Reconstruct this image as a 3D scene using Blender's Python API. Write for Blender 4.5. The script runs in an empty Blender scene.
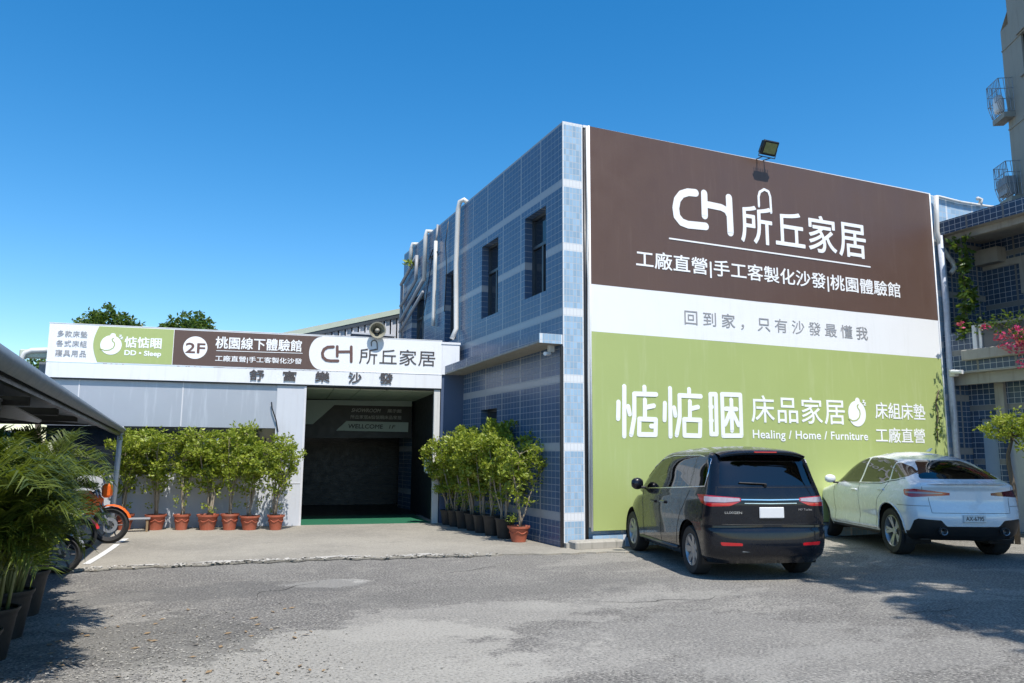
import bpy, math, random
from mathutils import Vector, Matrix
from mathutils.geometry import tessellate_polygon
random.seed(7)
SC = bpy.context.scene
COL = SC.collection
PI = math.pi
def V(*a): return Vector(a)

# ------------------------------------------------------------------ camera
W_, H_ = 1024, 683
FPX, PITCH, ROLL, YAW = 775.8, .1441, .0064, -.411
CP = V(-6.278, -12.136, 1.6)
_F = V(-math.sin(YAW)*math.cos(PITCH), math.cos(YAW)*math.cos(PITCH), math.sin(PITCH))
_R = V(math.cos(YAW), math.sin(YAW), 0)
_U = _R.cross(_F)
_R2 = _R*math.cos(ROLL)+_U*math.sin(ROLL)
_U2 = -_R*math.sin(ROLL)+_U*math.cos(ROLL)
cam = bpy.data.cameras.new('camera'); cam.sensor_width = 36; cam.lens = FPX/W_*36
cam.clip_end = 2000; cam.clip_start = .05
co = bpy.data.objects.new('camera', cam); COL.objects.link(co)
M = Matrix((( _R2.x,_U2.x,-_F.x,CP.x),(_R2.y,_U2.y,-_F.y,CP.y),(_R2.z,_U2.z,-_F.z,CP.z),(0,0,0,1)))
co.matrix_world = M; SC.camera = co
def ray(px, py): return _R2*((px-W_/2)/FPX) - _U2*((py-H_/2)/FPX) + _F
def onZ(px, py, z=0): d = ray(px,py); return CP + d*((z-CP.z)/d.z)
def onX(px, py, x=0): d = ray(px,py); return CP + d*((x-CP.x)/d.x)
def onY(px, py, y=0): d = ray(px,py); return CP + d*((y-CP.y)/d.y)

# ------------------------------------------------------------------ world
EL, AZ = 62, -1.0         # sun elevation, degrees toward -X from -Y
w = bpy.data.worlds.new('World'); SC.world = w; w.use_nodes = True
nt = w.node_tree; bg = nt.nodes['Background']
sky = nt.nodes.new('ShaderNodeTexSky'); sky.sky_type = 'NISHITA'; sky.sun_disc = False
sky.sun_elevation = math.radians(EL)
sdir = V(-math.sin(math.radians(AZ))*math.cos(math.radians(EL)), -math.cos(math.radians(AZ))*math.cos(math.radians(EL)), math.sin(math.radians(EL)))
sky.sun_rotation = math.atan2(sdir.x, sdir.y)
sky.altitude = 0; sky.air_density = 1.0; sky.dust_density = .35; sky.ozone_density = 2.0
hs = nt.nodes.new('ShaderNodeHueSaturation'); hs.inputs['Saturation'].default_value = 1.42; hs.inputs['Hue'].default_value = .497; hs.inputs['Value'].default_value = 1.1
nt.links.new(sky.outputs[0], hs.inputs['Color']); nt.links.new(hs.outputs[0], bg.inputs[0]); bg.inputs[1].default_value = .145
sl = bpy.data.lights.new('sun', 'SUN'); sl.energy = 5.0; sl.angle = math.radians(.53); sl.color = (1, .95, .875)
so = bpy.data.objects.new('sun', sl); COL.objects.link(so)
so.rotation_euler = (-sdir).to_track_quat('-Z', 'Y').to_euler(); so.location = (0,-10,30)
SC.view_settings.view_transform = 'Standard'; SC.view_settings.look = 'None'
SC.view_settings.gamma = 1; SC.view_settings.exposure = .30; SC.view_settings.use_curve_mapping = False

# ------------------------------------------------------------------ materials
class NT:
    def __init__(s, name):
        s.m = bpy.data.materials.new(name); s.m.use_nodes = True; s.t = s.m.node_tree
        s.b = s.t.nodes['Principled BSDF']; s.out = s.t.nodes['Material Output']
    def n(s, typ, **k):
        x = s.t.nodes.new(typ)
        for a, b in k.items():
            setattr(x, a, b)
        return x
    def l(s, a, b): s.t.links.new(a, b)
    def val(s, inp, v):
        if hasattr(v, 'links'): s.l(v, inp)
        else: inp.default_value = v
    def math(s, op, a, b=None, c=None, clamp=False):
        x = s.n('ShaderNodeMath', operation=op); x.use_clamp = clamp
        s.val(x.inputs[0], a)
        if b is not None: s.val(x.inputs[1], b)
        if c is not None: s.val(x.inputs[2], c)
        return x.outputs[0]
    def mix(s, f, a, b, typ='MIX'):
        x = s.n('ShaderNodeMix', data_type='RGBA', blend_type=typ)
        s.val(x.inputs[0], f)
        for i, v in ((6, a), (7, b)):
            if hasattr(v, 'links'): s.l(v, x.inputs[i])
            else: x.inputs[i].default_value = (*v[:3], 1)
        return x.outputs[2]
    def noise(s, scale, detail=4, rough=.55, vec=None, dist=0):
        x = s.n('ShaderNodeTexNoise'); x.inputs['Scale'].default_value = scale
        x.inputs['Detail'].default_value = detail; x.inputs['Roughness'].default_value = rough
        x.inputs['Distortion'].default_value = dist
        s.l(vec if vec is not None else s.co(), x.inputs['Vector']); return x.outputs[0]
    def co(s):
        if not hasattr(s, '_c'): s._c = s.n('ShaderNodeTexCoord').outputs['Object']
        return s._c
    def ramp(s, f, a, b, lo=0, hi=1):
        x = s.n('ShaderNodeMapRange'); s.l(f, x.inputs[0])
        x.inputs[1].default_value = a; x.inputs[2].default_value = b
        x.inputs[3].default_value = lo; x.inputs[4].default_value = hi
        x.interpolation_type = 'SMOOTHSTEP'
        return x.outputs[0]
    def bump(s, h, strength=.3, dist=.01, normal=None):
        x = s.n('ShaderNodeBump'); x.inputs['Strength'].default_value = strength; x.inputs['Distance'].default_value = dist
        s.l(h, x.inputs['Height'])
        if normal is not None: s.l(normal, x.inputs['Normal'])
        return x.outputs[0]

def mat(name, col, rough=.6, metal=0, var=.12, vs=3, bump=0, bs=60, bd=.004, coat=0, spec=.5, stain=None, emit=None, est=1):
    s = NT(name); b = s.b
    n1 = s.noise(vs, 5, .6)
    lo = tuple(c*(1-var) for c in col); hi = tuple(min(1, c*(1+var)) for c in col)
    c = s.mix(n1, lo, hi)
    if stain:
        sc = s.n('ShaderNodeMapping'); sc.inputs['Scale'].default_value = (4, 4, .35); s.l(s.co(), sc.inputs[0])
        n2 = s.noise(2.2, 6, .65, sc.outputs[0])
        c = s.mix(s.ramp(n2, .5, .75, 0, stain[1]), c, stain[0])
    s.l(c, b.inputs['Base Color'])
    r = s.ramp(s.noise(vs*2.3, 3), .2, .8, max(0, rough-.06), min(1, rough+.08)); s.l(r, b.inputs['Roughness'])
    b.inputs['Metallic'].default_value = metal
    b.inputs['Specular IOR Level'].default_value = spec
    if coat: b.inputs['Coat Weight'].default_value = coat; b.inputs['Coat Roughness'].default_value = .03
    if bump: s.l(s.bump(s.noise(bs, 4), bump, bd), b.inputs['Normal'])
    if emit: b.inputs['Emission Color'].default_value = (*emit, 1); b.inputs['Emission Strength'].default_value = est
    return s.m

def tile_mat(name, axis, blue=(.17,.33,.56), bandu=.925, offu=0., bandz=1.2, offz=.53, bw=.045, bh=.075, white=(.68,.70,.72), gcol=(.42,.45,.48), var=1.):
    s = NT(name); b = s.b
    sep = s.n('ShaderNodeSeparateXYZ'); s.l(s.co(), sep.inputs[0])
    u = sep.outputs[{'x':0,'y':1}[axis]]; v = sep.outputs[2]
    tw, th, g = bandu/6, .12, .010
    def cell(x, p, off):
        a = s.math('DIVIDE', s.math('SUBTRACT', x, off), p); return s.math('FLOOR', a), s.math('FRACT', a)
    cu, fu = cell(u, tw, offu); cv, fv = cell(v, th, offz-.06)
    def near(fr, wd):  # 1 near cell borders
        d = s.math('MINIMUM', fr, s.math('SUBTRACT', 1, fr)); return s.math('LESS_THAN', d, wd)
    gu = near(fu, g*.5/tw); gv = near(fv, g*.5/th)
    grout = s.math('MAXIMUM', gu, gv)
    _, bu = cell(u, bandu, offu); _, bv = cell(v, bandz, offz)
    band = s.math('MAXIMUM', near(bu, bw*.5/bandu), near(bv, bh/bandz))
    cmb = s.n('ShaderNodeCombineXYZ'); s.l(cu, cmb.inputs[0]); s.l(cv, cmb.inputs[1])
    wn = s.n('ShaderNodeTexWhiteNoise'); s.l(cmb.outputs[0], wn.inputs[0])
    tcol = s.mix(wn.outputs[0], tuple(c*(1-.14*var) for c in blue), tuple(c*(1+.12*var) for c in blue))
    c = s.mix(band, tcol, white)
    gc = s.mix(band, gcol, tuple(x*.8 for x in white))
    c = s.mix(grout, c, gc)
    dirt = s.noise(.9, 6, .65)
    c = s.mix(s.ramp(dirt, .55, .8, 0, .28), c, (.12,.12,.11))
    s.l(c, b.inputs['Base Color'])
    s.l(s.mix(grout, (.24,)*3, (.7,)*3), b.inputs['Roughness'])
    inv = s.math('SUBTRACT', 1, grout)
    tilt = s.math('MULTIPLY', wn.outputs[0], s.math('ADD', fu, fv))
    h = s.math('ADD', inv, s.math('MULTIPLY', tilt, .22))
    s.l(s.bump(h, .35, .004), b.inputs['Normal']); b.inputs['Specular IOR Level'].default_value = .35
    return s.m

def leaf_mat(name, col, col2, trans=.35):
    s = NT(name); b = s.b
    g = s.n('ShaderNodeNewGeometry'); r = g.outputs['Random Per Island']
    c = s.mix(r, col, col2); c = s.mix(s.ramp(s.noise(3, 2), .3, .7, 0, .35), c, tuple(x*.55 for x in col))
    s.l(c, b.inputs['Base Color']); b.inputs['Roughness'].default_value = .42
    t = s.n('ShaderNodeBsdfTranslucent'); s.l(s.mix(.5, c, (.32,.42,.03)), t.inputs[0])
    mx = s.n('ShaderNodeMixShader'); mx.inputs[0].default_value = trans
    s.l(b.outputs[0], mx.inputs[1]); s.l(t.outputs[0], mx.inputs[2]); s.l(mx.outputs[0], s.out.inputs[0])
    return s.m

def glass_mat(name, tint, rough=.02, dark=(.01,.012,.014), see=.6):
    s = NT(name); b = s.b
    b.inputs['Base Color'].default_value = (*dark, 1); b.inputs['Roughness'].default_value = rough
    b.inputs['Coat Weight'].default_value = 1; b.inputs['Coat Roughness'].default_value = .01
    n = s.noise(1.3, 2); s.l(s.bump(n, .03, .02), b.inputs['Normal'])
    if see > 0:
        tr = s.n('ShaderNodeBsdfTransparent'); tr.inputs[0].default_value = (*tint, 1)
        gl = s.n('ShaderNodeBsdfGlossy'); gl.inputs['Roughness'].default_value = .01
        fr = s.n('ShaderNodeFresnel'); fr.inputs[0].default_value = 1.52
        m1 = s.n('ShaderNodeMixShader'); s.l(s.math('ADD', s.math('MULTIPLY', fr.outputs[0], 1.3), .04, clamp=True), m1.inputs[0]); s.l(tr.outputs[0], m1.inputs[1]); s.l(gl.outputs[0], m1.inputs[2])
        s.l(m1.outputs[0], s.out.inputs[0])
    return s.m

MT = {}
MT['tile_y'] = tile_mat('blue_tile_side_shaded', 'y', blue=(.070,.120,.205), white=(.36,.37,.39), gcol=(.30,.32,.35), var=.5)  # same building's tile, darkened: the side wall's shade is put into the colour
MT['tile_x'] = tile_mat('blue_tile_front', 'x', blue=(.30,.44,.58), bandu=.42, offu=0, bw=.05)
MT['tile_x2'] = tile_mat('blue_tile_front_wide', 'x', blue=(.30,.44,.58), bandu=.9, offu=.3, bw=.05)
MT['tile_wing'] = tile_mat('blue_tile_wing_shaded', 'y', blue=(.045,.078,.135), bandu=.84, offu=.05, offz=.3, bh=.06, white=(.2,.2,.195))  # shade of the balcony recess painted into the tile and band colours
MT['brown'] = mat('brown_vinyl', (.108,.066,.052), .42, var=.07, vs=.8, bump=.16, bs=2.2, bd=.03, stain=((.16,.11,.09), .25))
MT['white_v'] = mat('white_vinyl', (.79,.80,.81), .4, var=.02, bump=.12, bs=2.0, bd=.03, stain=((.66,.66,.64), .3))
MT['green_v'] = mat('green_vinyl', (.37,.44,.16), .42, var=.06, vs=.5, bump=.16, bs=2.0, bd=.03, stain=((.46,.52,.26), .35))
MT['letter'] = mat('white_lettering', (.84,.85,.86), .5, var=.01)
MT['letter_grey'] = mat('grey_lettering', (.30,.30,.31), .5, var=.03)
MT['letter_dark'] = mat('dark_lettering', (.07,.06,.06), .5, var=.03)
MT['letter_brown'] = mat('brown_lettering', (.13,.07,.06), .5, var=.03)
MT['white_m'] = mat('white_painted_metal', (.74,.75,.77), .45, var=.04, stain=((.5,.48,.44), .25))
MT['grey_m'] = mat('grey_blue_metal_cladding', (.40,.42,.46), .38, metal=.25, var=.05, stain=((.62,.64,.68), .5))
MT['pillar'] = mat('pale_cladding', (.55,.57,.61), .45, var=.04, stain=((.4,.4,.4), .3))
MT['seam'] = mat('seam', (.62,.62,.64), .5)
MT['conc'] = mat('concrete', (.34,.32,.28), .85, var=.25, vs=5, bump=.4, bs=50, stain=((.1,.1,.08), .6))
MT['plaster'] = mat('stained_plaster', (.33,.315,.28), .8, var=.25, vs=4, bump=.2, stain=((.15,.14,.12), .5))
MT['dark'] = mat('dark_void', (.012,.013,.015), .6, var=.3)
MT['black_m'] = mat('black_metal', (.02,.02,.022), .35, var=.2)
MT['alu'] = mat('dark_aluminium', (.10,.11,.12), .35, metal=.6, var=.1)
MT['wglass'] = mat('window_glass', (.015,.02,.028), .06, var=.2, spec=.6, bump=.03, bs=2, bd=.02)
MT['pvc'] = mat('white_pvc', (.62,.61,.58), .5, var=.1, stain=((.3,.28,.24), .5))
MT['pvc_d'] = mat('grey_pvc', (.30,.31,.33), .5, var=.15, stain=((.15,.14,.12), .5))
MT['terra'] = mat('terracotta', (.40,.105,.055), .6, var=.12, vs=6, stain=((.45,.25,.18), .4))
MT['pot_b'] = mat('black_plastic_pot', (.020,.019,.018), .55, var=.3, vs=8, stain=((.07,.06,.05), .5))
MT['soil'] = mat('soil', (.05,.035,.025), .95, var=.4, vs=20, bump=.6, bs=40)
MT['bark'] = mat('pale_bark', (.30,.25,.18), .85, var=.35, vs=12, bump=.5, bs=40)
MT['bark_d'] = mat('dark_bark', (.11,.085,.06), .85, var=.35, vs=12, bump=.5, bs=40)
MT['leaf'] = leaf_mat('hedge_leaf', (.18,.25,.018), (.42,.46,.06), .40)
MT['leaf_d'] = leaf_mat('dark_leaf', (.03,.065,.012), (.08,.13,.025), .25)
MT['leaf_t'] = leaf_mat('tree_leaf', (.035,.09,.012), (.10,.17,.025), .3)
MT['palm'] = leaf_mat('palm_leaf', (.025,.048,.008), (.125,.155,.02), .30)
MT['pink'] = leaf_mat('pink_bract', (.55,.02,.14), (.75,.06,.25), .3)
MT['rubber'] = mat('tyre_rubber', (.018,.018,.018), .75, var=.2, vs=20)
MT['rim'] = mat('alloy', (.36,.37,.38), .38, metal=.75, var=.05)
MT['rim_d'] = mat('alloy_dark', (.20,.20,.21), .3, metal=.8, var=.05)
MT['chrome'] = mat('chrome', (.75,.75,.77), .12, metal=1, var=.02)
MT['vanpaint'] = mat('black_car_paint', (.005,.006,.010), .25, var=.1, coat=.55, spec=.25)
MT['suvpaint'] = mat('white_car_paint', (.72,.74,.77), .25, var=.01, coat=1)
MT['trim'] = mat('black_trim', (.012,.012,.013), .5, var=.2)
MT['int'] = mat('car_interior', (.03,.03,.032), .8, var=.2)
MT['red_l'] = mat('red_lens', (.42,.008,.012), .12, var=.1, coat=1)
MT['red_d'] = mat('dark_red_lens', (.10,.006,.01), .12, var=.2, coat=1)
MT['clear_l'] = mat('clear_lens', (.36,.30,.32), .10, var=.3, vs=30, coat=1)
MT['glass_v'] = glass_mat('van_side_glass', (.42,.44,.40))
MT['glass_d'] = glass_mat('tinted_glass', (.08,.085,.09))
MT['glass_r'] = glass_mat('rear_tinted_glass', (.02,.022,.026))
MT['plate'] = mat('number_plate_white', (.62,.62,.62), .45, var=.05)
MT['orange'] = mat('orange_plastic', (.75,.13,.015), .35, var=.05)
MT['redp'] = mat('red_plastic', (.55,.02,.03), .3, var=.05)
MT['whitep'] = mat('white_plastic', (.75,.75,.75), .35, var=.03)
MT['greyp'] = mat('grey_plastic', (.25,.26,.28), .35, var=.05)
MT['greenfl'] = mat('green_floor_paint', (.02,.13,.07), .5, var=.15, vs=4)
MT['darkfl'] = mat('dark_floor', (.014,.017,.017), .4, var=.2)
MT['ceil'] = mat('ceiling_board', (.42,.46,.38), .8, var=.08)
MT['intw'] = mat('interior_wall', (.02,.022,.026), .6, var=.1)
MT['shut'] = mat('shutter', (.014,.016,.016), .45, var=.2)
MT['paleb'] = mat('pale_blue_panel', (.30,.38,.46), .6, var=.1)
MT['lamp'] = mat('lit_tube', (.8,.8,.8), .5, emit=(1,.98,.92), est=1.0)
MT['roofg'] = mat('weathered_grey_sheet', (.16,.19,.22), .55, metal=.2, var=.15, vs=5, stain=((.3,.32,.34), .4))
MT['rib'] = mat('ribbed_pale_sheet', (.50,.51,.54), .5, var=.06, stain=((.35,.33,.3), .4))
MT['ribgreen'] = mat('pale_green_flashing', (.42,.47,.38), .6, var=.1)
MT['hrise'] = mat('beige_render', (.29,.285,.25), .85, var=.12, vs=1.2, bump=.2, bs=8, stain=((.17,.165,.15), .4))
MT['horn'] = mat('weathered_horn_paint', (.26,.25,.19), .5, var=.2, vs=10)
MT['wood'] = mat('old_wood', (.25,.17,.09), .8, var=.3, vs=10)
MT['ledglass'] = mat('led_panel', (.25,.27,.12), .2, var=.4, vs=14)
MT['steel'] = mat('galvanised_pipe', (.35,.37,.40), .4, metal=.5, var=.15)

# ground: worn asphalt
def ground_mat():
    s = NT('worn_asphalt'); b = s.b
    big = s.noise(.22, 6, .6, dist=.5); mid = s.noise(1.3, 7, .7); sm = s.noise(9, 5, .7); fine = s.noise(38, 3, .7); fine2 = s.noise(120, 2, .7)
    c = s.mix(s.ramp(big, .38, .62), (0.144,0.135,0.123), (0.204,0.193,0.173))
    c = s.mix(s.ramp(mid, .42, .68, 0, .5), c, (0.261,0.248,0.218))
    mp = s.n('ShaderNodeMapping'); mp.inputs['Scale'].default_value = (.55,1.0,1); mp.inputs['Rotation'].default_value = (0,0,.3); s.l(s.co(), mp.inputs[0])
    pt = s.noise(.5, 9, .72, mp.outputs[0], .5)
    c = s.mix(s.ramp(pt, .53, .57, 0, .55), c, (0.322,0.304,0.268))
    c = s.mix(s.ramp(s.noise(.7, 8, .72), .56, .66, 0, .55), c, (0.083,0.079,0.074))
    c = s.mix(s.ramp(sm, .52, .70, 0, .45), c, (0.348,0.330,0.288)); c = s.mix(s.ramp(sm, .50, .32, 0, .4), c, (0.070,0.067,0.062))
    c = s.mix(s.ramp(fine, .50, .68, 0, .75), c, (0.409,0.385,0.345)); c = s.mix(s.ramp(fine, .47, .33, 0, .8), c, (.03,.03,.03))
    c = s.mix(s.ramp(fine2, .52, .66, 0, .6), c, (0.052,0.051,0.049))
    sep = s.n('ShaderNodeSeparateXYZ'); s.l(s.co(), sep.inputs[0]); nz_ = s.noise(1.1, 8, .7); nz2 = s.noise(3.5, 6, .7)
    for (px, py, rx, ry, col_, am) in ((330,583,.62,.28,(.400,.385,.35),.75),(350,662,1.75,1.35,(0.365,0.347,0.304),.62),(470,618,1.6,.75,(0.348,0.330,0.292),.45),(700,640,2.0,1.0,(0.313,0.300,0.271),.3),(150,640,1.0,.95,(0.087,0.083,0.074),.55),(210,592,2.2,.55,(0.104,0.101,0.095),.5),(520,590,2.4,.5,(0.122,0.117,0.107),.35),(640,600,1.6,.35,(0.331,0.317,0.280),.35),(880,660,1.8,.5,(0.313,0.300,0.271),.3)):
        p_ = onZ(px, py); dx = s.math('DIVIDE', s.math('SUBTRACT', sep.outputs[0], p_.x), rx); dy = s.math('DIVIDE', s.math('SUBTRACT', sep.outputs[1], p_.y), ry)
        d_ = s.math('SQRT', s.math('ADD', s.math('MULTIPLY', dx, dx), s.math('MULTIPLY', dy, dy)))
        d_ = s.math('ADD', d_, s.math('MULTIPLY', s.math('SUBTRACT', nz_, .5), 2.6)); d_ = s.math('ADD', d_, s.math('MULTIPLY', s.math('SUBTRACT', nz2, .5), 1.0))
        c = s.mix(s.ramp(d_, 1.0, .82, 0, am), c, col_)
    c = s.mix(s.ramp(fine, .50, .70, 0, .35), c, (0.409,0.385,0.345)); c = s.mix(s.ramp(fine, .47, .33, 0, .45), c, (.05,.05,.05))
    s.l(c, b.inputs['Base Color']); b.inputs['Roughness'].default_value = .9; b.inputs['Specular IOR Level'].default_value = .3
    h = s.math('ADD', fine, s.math('MULTIPLY', fine2, .5))
    s.l(s.bump(h, .8, .012, s.bump(mid, .5, .03)), b.inputs['Normal'])
    return s.m
def apron_mat():
    s = NT('brushed_concrete'); b = s.b
    big = s.noise(.35, 5, .6); mid = s.noise(2.5, 6, .7); fine = s.noise(60, 3, .7)
    c = s.mix(s.ramp(big, .35, .65), (0.220,0.203,0.171), (0.310,0.285,0.236))
    c = s.mix(s.ramp(mid, .5, .75, 0, .6), c, (0.340,0.314,0.261))
    c = s.mix(s.ramp(s.noise(.9, 6, .7), .58, .75, 0, .6), c, (0.110,0.101,0.086))
    c = s.mix(s.ramp(fine, .5, .68, 0, .6), c, (0.090,0.085,0.072)); c = s.mix(s.ramp(s.noise(24,4,.7), .5, .68, 0, .5), c, (0.420,0.386,0.324))
    s.l(c, b.inputs['Base Color']); b.inputs['Roughness'].default_value = .9
    s.l(s.bump(fine, .5, .006, s.bump(mid, .4, .02)), b.inputs['Normal'])
    return s.m
MT['ground'] = ground_mat(); MT['apron'] = apron_mat()
MT['patch'] = mat('pale_repair', (.25,.24,.22), .9, var=.15, vs=9, bump=.5, bs=80)
MT['crack'] = mat('crack', (.03,.028,.025), .95, var=.4, vs=9)
MT['rubble'] = mat('crumbled_cement', (.42,.40,.36), .9, var=.25, vs=12, bump=.5)

# ------------------------------------------------------------------ mesh builder
class MB:
    def __init__(s): s.v = []; s.f = []; s.mi = []; s.cur = 0
    def add(s, vs, fs):
        o = len(s.v); s.v += [tuple(p) for p in vs]; s.f += [tuple(i+o for i in f) for f in fs]; s.mi += [s.cur]*len(fs); return s
    def box(s, a, b, M=None):
        x0,y0,z0 = a; x1,y1,z1 = b
        vs = [V(x,y,z) for x in (x0,x1) for y in (y0,y1) for z in (z0,z1)]
        if M is not None: vs = [M@p for p in vs]
        return s.add(vs, [(0,1,3,2),(4,6,7,5),(0,4,5,1),(2,3,7,6),(0,2,6,4),(1,5,7,3)])
    def rbox(s, a, b, r=.02, M=None):
        # chamfered box
        x0,y0,z0 = a; x1,y1,z1 = b
        c = [(x0+x1)/2,(y0+y1)/2,(z0+z1)/2]; h = [abs(x1-x0)/2,abs(y1-y0)/2,abs(z1-z0)/2]; r = min(r, *[k*.9 for k in h])
        import itertools
        vs = []; idx = {}
        for sx,sy,sz in itertools.product((-1,1), repeat=3):
            for k in range(3):
                p = [sx*h[0],sy*h[1],sz*h[2]]
                for j in range(3):
                    if j != k: p[j] -= (sx,sy,sz)[j]*r
                idx[(sx,sy,sz,k)] = len(vs); q = V(*[p[j]+c[j] for j in range(3)]); vs.append(M@q if M is not None else q)
        fs = []
        for k in range(3):
            i, j = [(1,2),(2,0),(0,1)][k]
            for sg in (-1,1):
                q = []
                for a_, b_ in ((-1,-1),(1,-1),(1,1),(-1,1)):
                    t = [0,0,0]; t[k] = sg; t[i] = a_; t[j] = b_; q.append(idx[(*t,k)])
                fs.append(tuple(q))
            for a_ in (-1,1):
                for b_ in (-1,1):
                    q = []
                    for kk, e in ((i,-1),(i,1),(j,1),(j,-1)):
                        t = [0,0,0]; t[i] = a_; t[j] = b_; t[k] = e; q.append(idx[(*t,kk)])
                    fs.append(tuple(q))
        for sx,sy,sz in itertools.product((-1,1), repeat=3): fs.append(tuple(idx[(sx,sy,sz,k)] for k in range(3)))
        return s.add(vs, fs)
    def tube(s, pts, r, n=8, cap=True):
        pts = [Vector(p) for p in pts]; rs = r if isinstance(r, (list,tuple)) else [r]*len(pts)
        vs = []; fs = []; up = None
        for i, p in enumerate(pts):
            t = (pts[min(i+1,len(pts)-1)]-pts[max(i-1,0)]).normalized()
            if up is None: up = t.orthogonal().normalized()
            up = (up - t*up.dot(t)); up = up.normalized() if up.length > 1e-6 else t.orthogonal().normalized()
            bi = t.cross(up)
            for k in range(n):
                a = 2*PI*k/n; vs.append(p+(up*math.cos(a)+bi*math.sin(a))*rs[i])
        for i in range(len(pts)-1):
            for k in range(n): fs.append((i*n+k, i*n+(k+1)%n, (i+1)*n+(k+1)%n, (i+1)*n+k))
        if cap: fs.append(tuple(range(n-1,-1,-1))); fs.append(tuple((len(pts)-1)*n+k for k in range(n)))
        return s.add(vs, fs)
    def lathe(s, prof, n=24, M=None):
        vs = []; fs = []
        for r, z in prof:
            for k in range(n):
                a = 2*PI*k/n; q = V(r*math.cos(a), r*math.sin(a), z); vs.append(M@q if M is not None else q)
        for i in range(len(prof)-1):
            for k in range(n): fs.append((i*n+k, i*n+(k+1)%n, (i+1)*n+(k+1)%n, (i+1)*n+k))
        return s.add(vs, fs)
    def prism(s, pts, off):  # planar polygon (world pts) extruded by vector off
        pts = [Vector(p) for p in pts]; off = Vector(off); n = len(pts)
        tr = tessellate_polygon([pts])
        vs = pts+[p+off for p in pts]; fs = [tuple(t) for t in tr]+[tuple(i+n for i in reversed(t)) for t in tr]
        fs += [(i,(i+1)%n,(i+1)%n+n,i+n) for i in range(n)]
        return s.add(vs, fs)
    def build(s, name, mats, parent=None, smooth=False, auto=None, recalc=True):
        me = bpy.data.meshes.new(name); me.from_pydata(s.v, [], s.f); me.validate()
        if not isinstance(mats, (list,tuple)): mats = [mats]
        for m in mats: me.materials.append(m if not isinstance(m, str) else MT[m])
        if len(mats) > 1 and len(me.polygons) == len(s.mi): me.polygons.foreach_set('material_index', s.mi)
        if recalc:
            import bmesh
            bm = bmesh.new(); bm.from_mesh(me); bmesh.ops.recalc_face_normals(bm, faces=bm.faces); bm.to_mesh(me); bm.free()
        if smooth: me.polygons.foreach_set('use_smooth', [True]*len(me.polygons))
        if auto is not None:
            me.polygons.foreach_set('use_smooth', [True]*len(me.polygons)); me.set_sharp_from_angle(angle=math.radians(auto))
        me.update()
        o = bpy.data.objects.new(name, me); COL.objects.link(o)
        if parent is not None: o.parent = parent
        return o
def tag(o, label, cat, group=None, kind=None):
    if kind: o['kind'] = kind
    if label: o['label'] = label
    if cat: o['category'] = cat
    if group: o['group'] = group
    return o
def empty(name, loc=(0,0,0), rz=0):
    o = bpy.data.objects.new(name, None); COL.objects.link(o); o.location = loc; o.rotation_euler = (0,0,rz); o.empty_display_size = .2
    return o
def copy_tree(o, parent=None):
    c = o.copy(); COL.objects.link(c); c.parent = parent
    for ch in o.children: copy_tree(ch, c)
    return c

# text -> mesh parts laid on a plane. frame: origin O, unit right X, unit up Z, normal N
RK = [0]
def rk(): RK[0] += 1; return (RK[0] % 37)*.00006
def ribbon(mb, pts, wd, O, X, Z, N, th=.004, closed=False, round_=True):
    """stroke of constant width through 2D pts (x,z in plane)"""
    def P(a, b, h): return O+X*a+Z*b+N*h
    n = len(pts); segs = [(pts[i], pts[(i+1)%n]) for i in range(n if closed else n-1)]
    k = 0
    for (a, b) in segs:
        dx, dz = b[0]-a[0], b[1]-a[1]; L = math.hypot(dx, dz) or 1e-6; nx, nz = -dz/L*wd/2, dx/L*wd/2
        h = th+rk()
        q = [(a[0]+nx,a[1]+nz),(a[0]-nx,a[1]-nz),(b[0]-nx,b[1]-nz),(b[0]+nx,b[1]+nz)]
        vs = [P(*c, h) for c in q]+[P(*c, 0) for c in q]
        mb.add(vs, [(0,1,2,3),(0,4,5,1),(1,5,6,2),(2,6,7,3),(3,7,4,0)])
    if round_:
        for i, (a, b) in enumerate(pts):
            h = th-.0003-rk(); m = 14
            vs = [P(a+wd/2*math.cos(t*2*PI/m), b+wd/2*math.sin(t*2*PI/m), h) for t in range(m)]+[P(a+wd/2*math.cos(t*2*PI/m), b+wd/2*math.sin(t*2*PI/m), 0) for t in range(m)]
            mb.add(vs, [tuple(range(m))]+[(t,(t+1)%m,(t+1)%m+m,t+m) for t in range(m)])
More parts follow.
